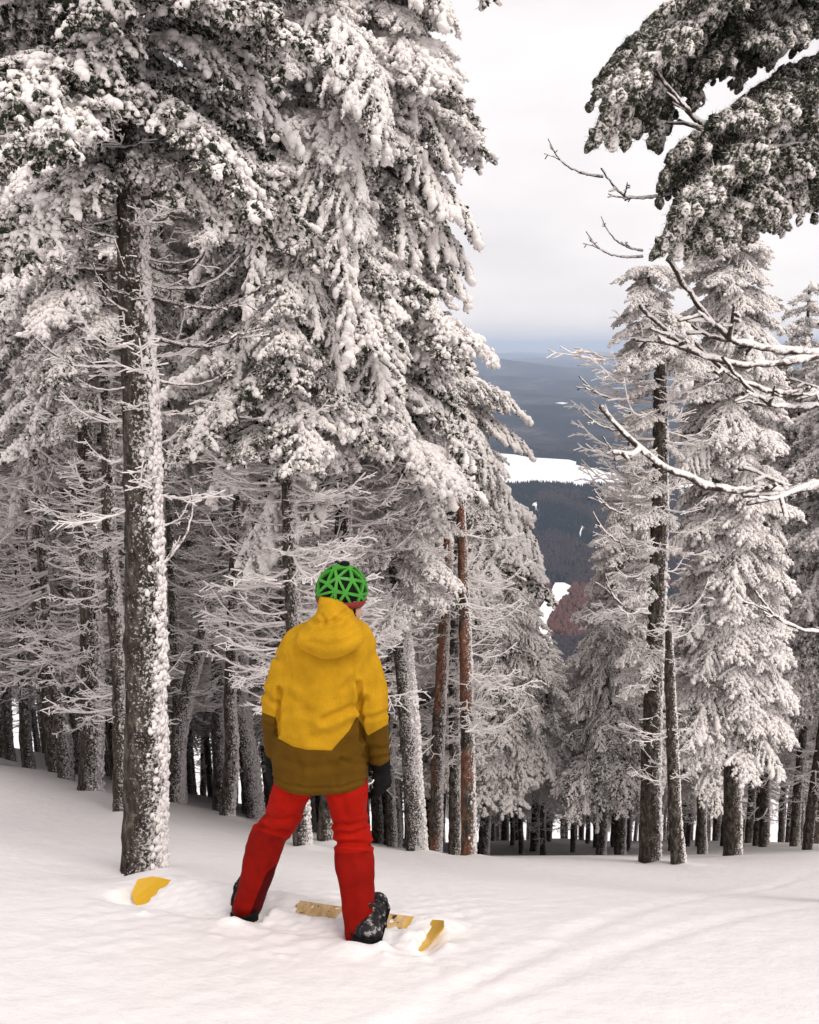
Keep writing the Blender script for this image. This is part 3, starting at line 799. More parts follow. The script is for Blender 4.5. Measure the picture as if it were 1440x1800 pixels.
for a, b in (((615, 60, 7.6), (745, 130, 7.3)), ((615, 150, 7.6), (800, 270, 7.4)), ((612, 260, 7.6), (846, 420, 7.4)), ((612, 360, 7.6), (826, 540, 7.5)), ((610, 200, 7.6), (770, 380, 7.1)), ((610, 420, 7.6), (790, 610, 7.3)),
             ((612, 300, 7.6), (720, 470, 7.0)), ((610, 480, 7.6), (740, 640, 7.2))):
    t.bough_to(SNOWY[len(t.crown.children) % 3], a, b)
t = Tree('spruce_tree', 'frosted grey trunk just right of the yellow jacket and black glove', (733, 1490), 8.2, [(718, 1250), (706, 1120), (697, 1000), (690, 900), (682, 700), (676, 520)], [36, 35, 33, 29, 25, 18, 10], 11, rime=.22)
t.deads(1150, 850, 60, .6); t.boughs(1060, 520, 50, WHITE, lambda u: .7 - .25 * u)
t = Tree('bare_tree', 'slim red-brown dead trunk left of the orange peeled one', (765, 1478), 9.4, [(770, 1300), (780, 1120), (787, 1000), (790, 924)], [23, 22, 20, 18, 15], 12, peel=.36)
t.deads(1350, 940, 40, .5)
t = Tree('bare_tree', 'orange-brown trunk with peeling bark at the right of the red-brown one', (824, 1490), 9., [(822, 1300), (818, 1150), (815, 1020), (812, 940), (808, 800)], [25, 24, 22, 19, 16, 10], 13, peel=.36, rime=-.1)
t.deads(1330, 900, 46, .6, az=(-1.6, 1.6))
t = Tree('spruce_tree', 'leafy spruce behind the peeling trunks, with a great white bough near its top', (800, 1472), 10.4, [(800, 1250), (798, 1000), (790, 800), (775, 640), (768, 560)], [22, 21, 19, 14, 9, 4], 14)
t.deads(1300, 950, 70, .7)
t.boughs(990, 560, 90, WHITE + GREEN + SNOWY, lambda u: 1.25 - .85 * u)
for a, b in (((780, 680, 10.4), (932, 745, 10.2)), ((785, 740, 10.4), (938, 800, 10.2)), ((785, 730, 10.2), (860, 860, 9.7)), ((790, 800, 10.4), (912, 930, 10.1)), ((790, 850, 10.4), (955, 990, 10.2)), ((790, 760, 10.2), (740, 850, 9.6))):
    t.bough_to(SNOWY[len(t.crown.children) % 3], a, b)
t = Tree('spruce_tree', 'dense spruce at the left edge of the valley gap, dark stem low down', (850, 1474), 12.5, [(862, 1300), (880, 1100), (896, 980), (904, 900)], [19, 18, 14, 9, 4], 15)
t.deads(1440, 1250, 16, .6); t.boughs(1320, 900, 170, WHITE + WHITE + GREEN[:2] + SNOWY[:1], lambda u: 1.25 - .95 * u, rime=.0)
t = Tree('spruce_tree', 'small spruce leaning into the bottom of the valley gap from the left', (940, 1472), 15., [(946, 1330), (955, 1220), (960, 1130)], [16, 14, 9, 3], 16)
t.boughs(1330, 1125, 100, WHITE + SNOWY[:1], lambda u: 1.0 - .8 * u, rime=.0)
# right hand side
t = Tree('spruce_tree', 'tall dark-barked trunk in front on the right, short frosted twigs up its side', (1142, 1514), 8.9,
         [(1146, 1300), (1154, 1100), (1159, 900), (1160, 700), (1156, 620), (1150, 560), (1138, 470)], [36, 33, 30, 28, 24, 18, 12, 6], 17, rime=-.12)
t.deads(1300, 560, 60, .55); t.deads(1100, 640, 30, .7, az=(2.4, 3.9))
t.boughs(820, 620, 9, WHITE, .45, (2.4, 3.9)); t.boughs(1000, 700, 5, WHITE, .3, (-2.6, -.4)); t.boughs(1250, 760, 16, WHITE, .42, (2.2, 4.2)); t.boughs(640, 440, 34, WHITE, lambda u: .55 - .25 * u)
for a, b in (((1150, 690, 8.9), (1020, 662, 8.6)), ((1155, 740, 8.9), (1030, 720, 8.6)), ((1150, 800, 8.9), (1050, 770, 8.6)), ((1155, 900, 8.9), (1045, 860, 8.6)), ((1155, 960, 8.9), (1050, 900, 8.6)), ((1154, 980, 8.9), (1078, 950, 8.6)), ((1152, 1080, 8.9), (1065, 1010, 8.6))):
    t.branch_to(DEADLONG[len(t.trunk.children) % 3], a, b)
t.branch_to(DEAD[0], (1150, 620, 8.9), (980, 606, 8.7))
t = Tree('spruce_tree', 'slimmer dark trunk with a curved foot beside the tall right trunk', (1192, 1518), 8.6, [(1186, 1440), (1180, 1300), (1178, 1180), (1174, 1100)], [24, 22, 20, 17, 12], 18, rime=-.1)
t.deads(1400, 1110, 14, .4)
t = Tree('spruce_tree', 'small spruce with hanging boughs in front of the far trunk row', (1056, 1502), 11.5, [(1062, 1400), (1066, 1280), (1068, 1180), (1070, 1090)], [17, 16, 13, 9, 4], 19)
t.boughs(1370, 1090, 100, HANGING + GREEN + SNOWY[:1], lambda u: .9 - .6 * u, el=(-.3, .1), rime=-.02)
t = Tree('spruce_tree', 'full frosted spruce right of the valley gap, behind the tall right trunk', (1090, 1488), 13., [(1095, 1300), (1100, 1100), (1105, 900), (1108, 720)], [20, 18, 15, 10, 4], 20)
t.boughs(1310, 850, 190, WHITE + WHITE + SNOWY[:2], lambda u: 1.15 - .75 * u, rime=.08)
t = Tree('spruce_tree', 'straight trunk at the right edge below a frosted crown', (1287, 1505), 10.2, [(1288, 1350), (1290, 1150), (1290, 900), (1288, 650), (1284, 420)], [30, 28, 25, 20, 14, 6], 21, rime=-.1)
t.boughs(1280, 400, 230, WHITE + WHITE + SNOWY[:1], lambda u: .85 - .3 * u, rime=.08); t.boughs(1250, 520, 26, SNOWY + HANGING[:1], lambda u: 1.15 - .3 * u, (1.8, 4.8), rime=.08)
t = Tree('spruce_tree', 'leaning frosted spruce between the slim dark trunk and the right edge', (1235, 1490), 12.5, [(1230, 1300), (1232, 1150), (1238, 1050), (1242, 970)], [16, 15, 13, 9, 4], 22)
t.boughs(1330, 980, 110, WHITE + SNOWY[:1], lambda u: .85 - .6 * u, rime=.08)
# the near tree outside the right edge whose dark boughs hang into the picture
t = Tree('spruce_tree', 'near dark spruce whose heavy boughs hang in at the top right corner', (1560, 1640), 4.7, [(1550, 1300), (1540, 900), (1530, 500), (1520, 100), (1512, -300)], [80, 74, 66, 58, 48, 36], 23, sides=20)
for a, b, k, rl in (((1500, -120, 4.7), (1130, 130, 4.5), 0, .5), ((1400, -80, 4.6), (1030, 280, 4.4), 1, .6), ((1330, -60, 4.7), (1075, 170, 4.5), 0, -.4), ((1510, -20, 4.6), (1150, 40, 4.3), 1, .3), ((1500, 30, 4.7), (1230, 130, 4.4), 0, .2),
                    ((1500, 120, 4.7), (1130, 460, 4.4), 1, .6), ((1500, 160, 4.6), (1165, 300, 4.3), 0, .4), ((1510, 200, 4.7), (1180, 440, 4.4), 1, .2), ((1500, 240, 4.7), (1250, 400, 4.3), 0, -.3), ((1440, 170, 4.7), (1150, 360, 4.6), 0, .7), ((1500, 300, 4.7), (1260, 420, 4.5), 1, 0),
                    ((1510, -200, 4.7), (1250, -60, 4.5), 1, 0), ((1510, -100, 4.9), (1160, 60, 4.8), 0, 0), ((1500, 90, 4.9), (1220, 280, 4.8), 1, .5)):
    t.bough_to(DARK[k], a, b, rl, -.05)
for a, b, k in (((1520, 620, 4.6), (1155, 482, 4.4), 0), ((1510, 600, 4.6), (1130, 540, 4.3), 1), ((1520, 830, 4.6), (1080, 712, 4.3), 2), ((1500, 240, 4.5), (1160, 130, 4.2), 1), ((1180, 340, 4.5), (1045, 308, 4.3), 0), ((1130, 450, 4.5), (1032, 408, 4.4), 1), ((1130, 440, 4.5), (1062, 380, 4.4), 2),
                ((1060, 310, 4.5), (965, 245, 4.4), 1), ((1530, 660, 4.6), (1240, 600, 4.4), 2), ((1530, 700, 4.6), (1250, 640, 4.4), 0), ((1530, 1100, 4.7), (1330, 1040, 4.5), 1)):
    t.branch_to(DEADLONG[k], a, b)

# ------------------------------------------------------------------ the forest behind
NEAR = [(o.location.x, o.location.y) for o in scene.objects if o.type == 'EMPTY' and o.parent is None]
LIMX = [-400, 640, 760, 840, 880, 930, 965, 985, 1008, 1025, 1045, 1075, 1110, 1140, 1170, 1215, 1235, 1270, 1320, 1400, 1900]
LIMY = [-600, -500, 560, 900, 930, 1010, 1080, 1160, 1185, 1110, 1030, 950, 900, 1000, 1060, 1060, 760, 520, 400, 250, 0]
def allowed(x, y, H):
    """crown and top must stay below the open gap to the valley"""
    g = float(ground(x, y))
    for (dx, dz) in ((0, H), (-.5, H * .86), (.5, H * .86), (-.85, H * .6), (.85, H * .6), (-1.1, H * .35), (1.1, H * .35)):
        px, py = proj((x + dx * H / 9, y, g + dz))
        if py < np.interp(px, LIMX, LIMY): return False
    return True
MARKS = [(160, 'the leftmost trunk'), (255, 'the thickest trunk'), (318, 'the thin trunk'), (399, 'the snapped trunk'), (470, 'the yellow jacket'), (690, 'the black glove'), (733, 'the grey trunk'),
         (824, 'the orange trunk'), (940, 'the valley gap'), (1056, 'the hanging spruce'), (1142, 'the tall trunk'), (1192, 'the curved trunk'), (1287, 'the edge trunk')]
ORD = ['first', 'second', 'third', 'fourth', 'fifth', 'sixth', 'seventh', 'eighth', 'ninth', 'tenth', 'eleventh', 'twelfth', 'thirteenth', 'fourteenth', 'fifteenth', 'sixteenth', 'seventeenth', 'eighteenth', 'nineteenth', 'twentieth']
def label_forest(trees):
    """names each background tree by the landmark trunks it stands between, counted from the left"""
    groups = {}
    for root, px, y in trees:
        k = sum(px > m for m, _ in MARKS); far = y > 22
        groups.setdefault((k, far), []).append((px, root))
    for (k, far), lst in groups.items():
        lst.sort(key=lambda q: q[0])
        where = 'left of ' + MARKS[0][1] if k == 0 else ('right of ' + MARKS[-1][1] if k == len(MARKS) else 'between %s and %s' % (MARKS[k - 1][1], MARKS[k][1]))
        for n, (px, root) in enumerate(lst):
            kind = 'thin far trunk' if far else 'frosted spruce'
            if n < len(ORD): lb = '%s %s from the left, %s' % (ORD[n], kind, where)
            else: lb = '%s in the crowded rest %s' % (kind, where)
            tag(root, lb, 'tree', 'frosted spruces of the forest behind')
FOREST = []
br = np.random.default_rng(77)
placed = []
def background():
    n = 0
    cand = []
    for (y0, y1, st) in ((9.5, 16, 1.25), (16, 26, 1.6), (26, 60, 3.0)):
        for yy in np.arange(y0, y1, st):
            for xx in np.arange(-.62 * yy - 2, .56 * yy + 2, st):
                cand.append((xx + br.uniform(-.45, .45) * st, yy + br.uniform(-.45, .45) * st))
    for (x, y) in cand:
        g = float(ground(x, y)); px, pyb = proj((x, y, g))
        if any((x - a) ** 2 + (y - b) ** 2 < .55 for a, b in NEAR): continue
        if not -130 < px < 1560 or (y > 27 and px < 640) or (y > 30 and not 760 < px < 1330): continue
        if 800 < px and y < 12: continue
        H = br.uniform(8.5, 13.5); ok = False
        while H > 2.8:
            if allowed(x, y, H): ok = True; break
            H *= .88
        if not ok: continue
        s = H / 9.0
        root = empty('spruce_tree', (x, y, g))
        FOREST.append((root, px, y))
        root.scale = (max(.6, s * .95),) * 2 + (s,)
        t = mobj('trunk', TRUNKS[n % 4], root); t['rime'] = float(br.normal(-.06, .08)); t['peel'] = .16 if br.uniform() < .07 else 0.
        bare = px < 800 and y < 19
        turn = float(br.uniform(0, 6.28))
        c = mobj('crown', HIGH_CROWNS[n % 2] if bare else CROWNS[(n * 7 + 1) % 4], root); c['rime'] = float(br.normal(.10 if y < 20 else .03, .07))
        c.rotation_euler = (0, 0, turn)
        if y < 30:
            w = mobj('dead_branches', HIGH_LOWERS[n % 3] if bare else LOWERS[(n * 5 + 2) % 4], root); w.rotation_euler = (0, 0, turn)
        n += 1
    print('background trees', n)
    label_forest(FOREST)
background()

# ------------------------------------------------------------------ the person and the board
def union(parts, voxel, smooth=4, name='mesh', factor=.5):
    """parts: list of (verts, faces) closed shells grown together into one continuous surface"""
    me = bpy.data.meshes.new('shell'); V, F, n = [], [], 0
    for v, f in parts:
        V += [tuple(p) for p in v]; F += [tuple(i + n for i in q) for q in f]; n += len(v)
    me.from_pydata(V, [], F)
    bm = bmesh.new(); bm.from_mesh(me); bmesh.ops.recalc_face_normals(bm, faces=bm.faces[:]); bm.to_mesh(me); bm.free()
    o = bpy.data.objects.new('shell', me); COL.objects.link(o)
    m = o.modifiers.new('r', 'REMESH'); m.mode = 'VOXEL'; m.voxel_size = voxel
    if smooth:
        m = o.modifiers.new('s', 'SMOOTH'); m.iterations = smooth; m.factor = factor
    dg = bpy.context.evaluated_depsgraph_get()
    out = bpy.data.meshes.new_from_object(o.evaluated_get(dg)); out.name = name
    bpy.data.objects.remove(o); bpy.data.meshes.remove(me)
    out.polygons.foreach_set('use_smooth', np.ones(len(out.polygons), bool))
    return out
def ring_shell(rings):
    n = len(rings[0]); V = [p for r in rings for p in r]; F = []
    for i in range(len(rings) - 1):
        for j in range(n):
            F.append((i * n + j, i * n + (j + 1) % n, (i + 1) * n + (j + 1) % n, (i + 1) * n + j))
    F.append(tuple(range(n))[::-1]); F.append(tuple((len(rings) - 1) * n + j for j in range(n)))
    return V, F
def loft(rows, n=36, ex=2.3, step=5):
    """rows of (py, xl, xr, Y, half depth): horizontal rings whose width is read from the outline"""
    a = np.array(rows, float); py = np.arange(a[0, 0], a[-1, 0] + 1e-6, step); R = []
    cols = [np.interp(py, a[:, 0], a[:, k]) for k in range(1, 5)]
    an = np.linspace(0, 2 * np.pi, n, endpoint=False); c, s = np.cos(an), np.sin(an)
    cx, sy = np.sign(c) * abs(c) ** (2 / ex), np.sign(s) * abs(s) ** (2 / ex)
    for i, y in enumerate(py):
        l, r = at(cols[0][i], y, cols[2][i]), at(cols[1][i], y, cols[2][i]); m = (l + r) / 2; h = (r[0] - l[0]) / 2
        R.append([(m[0] + h * cx[k], m[1] + cols[3][i] * sy[k], m[2]) for k in range(n)])
    return ring_shell(R)
def limb(pts, rad, n=20, sub=6):
    pts = np.array(pts, float); rad = np.array(rad, float); t = np.linspace(0, len(pts) - 1, (len(pts) - 1) * sub + 1)
    q = np.stack([np.interp(t, range(len(pts)), pts[:, k]) for k in range(3)], -1); r = np.interp(t, range(len(pts)), rad)
    for _ in range(sub): q[1:-1] = .25 * q[:-2] + .5 * q[1:-1] + .25 * q[2:]
    T = np.gradient(q, axis=0); T, A, B = frame(T); an = np.linspace(0, 2 * np.pi, n, endpoint=False)
    R = [[tuple(q[i] + r[i] * (math.cos(x) * A[i] + math.sin(x) * B[i])) for x in an] for i in range(len(q))]
    R = [[tuple(q[0] - T[0] * r[0] * .5 + (np.array(p) - q[0]) * .6) for p in R[0]]] + R + [[tuple(q[-1] + T[-1] * r[-1] * .5 + (np.array(p) - q[-1]) * .6) for p in R[-1]]]
    return ring_shell(R)
def ellipsoid(c, ax):
    """ax: 3x3 rows are the semi-axis vectors"""
    v, f = ico(3); return np.asarray(c) + v @ np.asarray(ax), f
def px_of(co):
    d = co[:, 1] * CD - co[:, 2] * SD
    return 720 + FPX * co[:, 0] / d, 900 - FPX * (co[:, 1] * SD + co[:, 2] * CD) / d
def get(me):
    co = np.empty(len(me.vertices) * 3, np.float32); me.vertices.foreach_get('co', co)
    no = np.empty(len(me.vertices) * 3, np.float32); me.vertices.foreach_get('normal', no)
    return co.reshape(-1, 3).astype(float), no.reshape(-1, 3).astype(float)
def cloth(me, folds, amp=.005, scale=(7, 7, 13), seed=0.):
    """loose folds and the creases seen from behind: (image polyline, depth m, width px)"""
    co, no = get(me); px, py = px_of(co); facing = (no[:, 1] < .25)
    d = np.array([mnoise.noise(Vector((p[0] * scale[0] + seed, p[1] * scale[1], p[2] * scale[2]))) + .5 * mnoise.noise(Vector((p[0] * scale[0] * 2.3, p[1] * scale[1] * 2.3 + seed, p[2] * scale[2] * 2.1))) for p in co]) * amp
    for line, dep, w in folds:
        best = np.full(len(co), 1e9)
        for (x0, y0), (x1, y1) in zip(line[:-1], line[1:]):
            L2 = (x1 - x0) ** 2 + (y1 - y0) ** 2; t = np.clip(((px - x0) * (x1 - x0) + (py - y0) * (y1 - y0)) / L2, 0, 1)
            best = np.minimum(best, np.hypot(px - x0 - t * (x1 - x0), py - y0 - t * (y1 - y0)))
        g = np.exp(-(best / w) ** 2) - .55 * np.exp(-((best - 2.1 * w) / (1.1 * w)) ** 2)
        d -= dep * g * facing
    co = co + no * d[:, None]
    me.vertices.foreach_set('co', co.astype(np.float32).ravel()); me.update()
    return co
def fattr(me, name, val):
    a = me.attributes.new(name, 'FLOAT', 'POINT'); a.data.foreach_set('value', np.asarray(val, np.float32))
def mat_cloth(name, cols, weave=300):
    """cols: base colour, then (attribute, colour) panels sewn over it"""
    m = NT(name); o = m.obj(); n = m.noise(o, 9, 4, .6); f = m.noise(o, weave, 2, .6)
    c = m.mix(0., cols[0], cols[0])
    for a, k in cols[1:]: c = m.mix(m.step(m.attr(a), -.5, .5), c, k)
    v = m.ramp(m.math('ADD', m.math('MULTIPLY', n, .5), m.math('MULTIPLY', f, .5)), [(.36, (.74, .74, .74)), (.64, (1.16, 1.16, 1.16))])
    x = m.n.new('ShaderNodeMix'); x.data_type = 'RGBA'; x.blend_type = 'MULTIPLY'; x.inputs['Factor'].default_value = 1
    m.L(c, x.inputs['A']); m.L(v, x.inputs['B']); m.color(x.outputs['Result'])
    m.bump(m.math('ADD', m.math('MULTIPLY', n, .6), m.math('MULTIPLY', f, .35)), .35, .006)
    m.b.inputs['Roughness'].default_value = .9; m.b.inputs['Specular IOR Level'].default_value = .08
    return m.m
YT = 3.60
person_at = np.array([(LFOOT[0] + RFOOT[0]) / 2, (LFOOT[1] + RFOOT[1]) / 2, 0]); person_at[2] = float(ground(person_at[0], person_at[1]))
def local(me):
    co, _ = get(me); me.vertices.foreach_set('co', (co - person_at).astype(np.float32).ravel()); me.update(); return me

# body: one continuous figure (mostly under the clothes), head turned to the right
M_SKIN = mat_flat('skin', (.52, .30, .22), .55, .4, 30, .12)
HC = at(604, 1046, YT + .02)
fy = math.radians(48); Fw = np.array([math.sin(fy), math.cos(fy), -.12]); Fw /= np.linalg.norm(Fw)
Rt = np.array([math.cos(fy), -math.sin(fy), 0]); Up = np.cross(Rt, Fw)
neck = at(592, 1110, YT)
hipL, hipR = at(520, 1385, YT + .02), at(608, 1385, YT)
kneeL, kneeR = at(476, 1470, YT + .13), at(622, 1490, YT + .05)
ankL, ankR = LFOOT + [0, .03, .1], RFOOT + [0.0, .05, .12]
shL, shR = at(512, 1132, YT), at(642, 1155, YT)
elL, elR = at(478, 1245, YT - .02), at(661, 1250, YT - .03)
wrL, wrR = at(482, 1338, YT + .05), at(668, 1340, YT + .04)
parts = [ellipsoid(HC, np.array([Rt * .076, Fw * .096, Up * .112])), ellipsoid(HC + Fw * .035 - Up * .075, np.array([Rt * .056, Fw * .062, Up * .058])),
         ellipsoid(HC + Fw * .098 - Up * .03, np.array([Rt * .013, Fw * .022, Up * .024])), ellipsoid(HC + Fw * .088 - Up * .075, np.array([Rt * .026, Fw * .014, Up * .010])),
         ellipsoid(HC + Rt * .077 - Up * .02, np.array([Rt * .012, Fw * .02, Up * .032])), ellipsoid(HC - Rt * .077 - Up * .02, np.array([Rt * .012, Fw * .02, Up * .032])),
         limb([HC - Up * .05, neck, (neck + hipL * .5 + hipR * .5) / 2], [.058, .062, .095]),
         limb([shL - [0, 0, .04], shR - [0, 0, .04]], [.045, .045]), limb([neck - [0, 0, .14], (hipL + hipR) / 2 + [0, 0, .20]], [.105, .10]), limb([(hipL + hipR) / 2 + [0, 0, .25], hipL + [0, 0, .10]], [.09, .075]), limb([(hipL + hipR) / 2 + [0, 0, .25], hipR + [0, 0, .10]], [.09, .075]),
         limb([shL - [0, 0, .05], elL, wrL], [.042, .034, .028]), limb([shR - [0, 0, .05], elR, wrR], [.042, .036, .028]),
         limb([hipL, kneeL, ankL, ankL - [0, 0, .07]], [.070, .05, .042, .045]), limb([hipR, kneeR, ankR, ankR - [0, 0, .07]], [.070, .05, .042, .045])]
body = union(parts, .008, 3, 'person')
body.materials.append(M_SKIN)
person = tag(mobj('person', local(body), None, person_at), 'person in a yellow jacket, red trousers and green helmet, seen from behind on the snow', 'person')
def wear(name, me, mat, label=None, parent=None):
    me.materials.append(mat); o = mobj(name, local(me), parent or person)
    return tag(o, label)
eye_m = mat_flat('eye_white', (.8, .78, .75), .3, .5)
for sgn in (-1, 1):
    v, f = ellipsoid(HC + Fw * .083 + Rt * sgn * .032 - Up * .005, np.eye(3) * .013); me = bpy.data.meshes.new('eye'); me.from_pydata([tuple(p) for p in v], [], [tuple(q) for q in f])
    wear('eye', me, eye_m)

# jacket with both sleeves
torso = loft([(1090, 560, 628, YT, .075), (1100, 524, 646, YT, .095), (1112, 502, 656, YT, .11), (1132, 492, 662, YT, .125), (1165, 488, 658, YT, .137), (1200, 488, 650, YT, .145), (1240, 488, 641, YT, .145), (1280, 486, 639, YT, .142),
              (1320, 482, 642, YT, .15), (1345, 480, 645, YT + .005, .155), (1358, 480, 647, YT + .01, .157), (1366, 481, 648, YT + .012, .158), (1371, 486, 643, YT + .015, .15)], 44)
sl = limb([at(540, 1122, YT), at(512, 1148, YT - .01), at(490, 1205, YT - .03), at(480, 1250, YT - .02), at(480, 1292, YT + .03), at(483, 1332, YT + .06)], [.058, .066, .064, .052, .045, .039], 24)
sr = limb([at(612, 1132, YT), at(646, 1168, YT - .015), at(657, 1220, YT - .035), at(659, 1256, YT - .03), at(663, 1296, YT + .015), at(668, 1336, YT + .05)], [.066, .07, .066, .060, .054, .048], 24)
jk = union([torso, sl, sr], .0075, 12, 'jacket')
co = cloth(jk, [([(629, 1200), (632, 1225), (634, 1260), (636, 1300)], .016, 4), ([(640, 1228), (628, 1240), (600, 1250), (570, 1265)], .013, 6), ([(620, 1270), (590, 1290), (550, 1298)], .006, 7), ([(491, 1210), (492, 1240), (488, 1290)], .014, 4), ([(500, 1215), (530, 1245), (560, 1255)], .005, 8), ([(618, 1195), (600, 1215), (590, 1235)], .006, 6),
                ([(463, 1215), (478, 1232), (490, 1238)], .009, 4), ([(632, 1258), (655, 1262), (684, 1250)], .007, 4), ([(500, 1160), (512, 1200), (508, 1250)], .006, 8), ([(612, 1150), (618, 1190), (610, 1230)], .006, 8),
                ([(540, 1180), (530, 1230), (545, 1290)], .004, 9), ([(580, 1190), (586, 1240), (560, 1300)], .004, 10), ([(645, 1312), (670, 1318), (690, 1312)], .007, 4), ([(640, 1330), (662, 1334), (688, 1326)], .005, 3),
                ([(466, 1270), (480, 1275), (488, 1270)], .006, 3), ([(478, 1366), (500, 1378), (545, 1386), (600, 1384), (648, 1370)], .0045, 2.5), ([(640, 1150), (622, 1175), (616, 1240)], .003, 2), ([(505, 1145), (512, 1190), (500, 1240)], .003, 2), ([(600, 1335), (588, 1362), (592, 1384)], .004, 4), ([(520, 1330), (530, 1360), (524, 1382)], .004, 5), ([(485, 1298), (515, 1312), (545, 1318), (583, 1319), (605, 1298), (627, 1259)], .003, 2), ([(495, 1335), (540, 1350), (600, 1345), (640, 1328)], .005, 7), ([(600, 1335), (625, 1345), (642, 1340)], .006, 4)], .0045, (6, 6, 10), 3.)
px, py = px_of(co)
fattr(jk, 'panel', py - np.interp(px, [455, 463, 487, 489, 515, 540, 583, 600, 614, 627, 630, 647, 682, 695], [1251, 1253, 1262, 1298, 1312, 1318, 1319, 1300, 1284, 1259, 1262, 1293, 1273, 1268]))
M_JACKET = mat_cloth('jacket_cloth', [(.47, .25, .010), ('panel', (.105, .051, .004))])
wear('jacket', jk, M_JACKET, 'mustard yellow jacket with brown lower panel and cuffs')
hood = union([loft([(1045, 562, 592, YT - .05, .05), (1056, 559, 604, YT - .06, .065), (1072, 558, 615, YT - .07, .08), (1086, 551, 624, YT - .08, .09), (1098, 538, 632, YT - .10, .095), (1110, 524, 638, YT - .115, .095),
                    (1124, 519, 639, YT - .135, .085), (1137, 526, 632, YT - .15, .065), (1147, 541, 615, YT - .155, .045), (1156, 562, 594, YT - .15, .025)], 40)], .006, 5, 'hood')
cloth(hood, [([(552, 1094), (575, 1096), (596, 1090)], .008, 4), ([(588, 1090), (600, 1080), (610, 1074)], .008, 4), ([(566, 1082), (572, 1092), (568, 1100)], .006, 3), ([(536, 1112), (560, 1106), (590, 1110), (615, 1100)], .006, 6),
              ([(545, 1128), (575, 1136), (610, 1128), (632, 1116)], .004, 5)], .005, (8, 8, 8), 9.)
wear('hood', hood, mat_cloth('hood_cloth', [(.48, .255, .010)]), None)

# trousers
legL = loft([(1352, 492, 570, YT + .01, .11), (1380, 481, 560, YT + .02, .115), (1400, 476, 543, YT + .03, .11), (1425, 470, 535, YT + .06, .105), (1448, 456, 525, YT + .09, .10), (1461, 441, 514, YT + .11, .10), (1474, 436, 504, YT + .11, .098),
             (1490, 433, 499, YT + .11, .095), (1520, 427, 487, YT + .11, .098), (1560, 418, 474, YT + .11, .10), (1590, 410, 463, YT + .11, .10), (1604, 409, 456, YT + .11, .095), (1612, 412, 452, YT + .11, .085)], 36)
legR = loft([(1352, 556, 636, YT + .01, .11), (1380, 566, 648, YT, .115), (1400, 576, 646, YT, .11), (1425, 581, 647, YT + .01, .105), (1450, 585, 649, YT + .01, .10), (1466, 588, 651, YT - .01, .10), (1473, 589, 655, YT - .02, .102), (1484, 590, 649, YT - .03, .095),
             (1490, 589, 650, YT - .03, .096), (1498, 588, 656, YT - .04, .104), (1520, 590, 657, YT - .06, .102), (1560, 598, 657, YT - .09, .10), (1590, 602, 657, YT - .11, .10), (1610, 604, 652, YT - .13, .098), (1630, 606, 642, YT - .14, .09), (1648, 607, 626, YT - .15, .07)], 36)
pelvis = loft([(1325, 490, 640, YT + .01, .12), (1355, 486, 645, YT + .015, .125), (1372, 490, 640, YT + .02, .115), (1384, 510, 620, YT + .02, .07)], 36)
tr = union([pelvis, legL, legR], .007, 4, 'trousers')
co = cloth(tr, [([(470, 1432), (490, 1440), (520, 1436)], .010, 4), ([(456, 1450), (480, 1462), (508, 1462)], .013, 4), ([(500, 1400), (494, 1430)], .005, 5), ([(586, 1446), (615, 1452), (648, 1444)], .008, 4), ([(590, 1482), (620, 1482), (650, 1484)], .014, 4),
                ([(592, 1462), (618, 1466), (640, 1458)], .008, 4), ([(640, 1392), (645, 1420), (640, 1440)], .007, 4), ([(440, 1500), (450, 1540), (438, 1590)], .004, 7), ([(612, 1520), (620, 1570), (616, 1620)], .004, 8), ([(640, 1510), (640, 1560), (648, 1590)], .004, 7),
                ([(600, 1400), (606, 1430)], .005, 6), ([(478, 1475), (486, 1500), (470, 1530)], .005, 5), ([(530, 1400), (505, 1412), (482, 1410)], .005, 5)], .006, (7, 7, 11), 5.)
px, py = px_of(co)
fattr(tr, 'lower', py - np.interp(px, [420, 441, 500, 540, 541, 591, 655], [1450, 1454, 1474, 1480, 1500, 1500, 1497]))
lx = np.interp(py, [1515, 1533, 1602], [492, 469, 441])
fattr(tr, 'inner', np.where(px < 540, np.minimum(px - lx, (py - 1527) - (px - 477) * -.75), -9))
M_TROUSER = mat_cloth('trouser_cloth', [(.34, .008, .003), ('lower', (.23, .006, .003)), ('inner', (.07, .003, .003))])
wear('trousers', tr, M_TROUSER, 'red ski trousers, darker red below the knees')

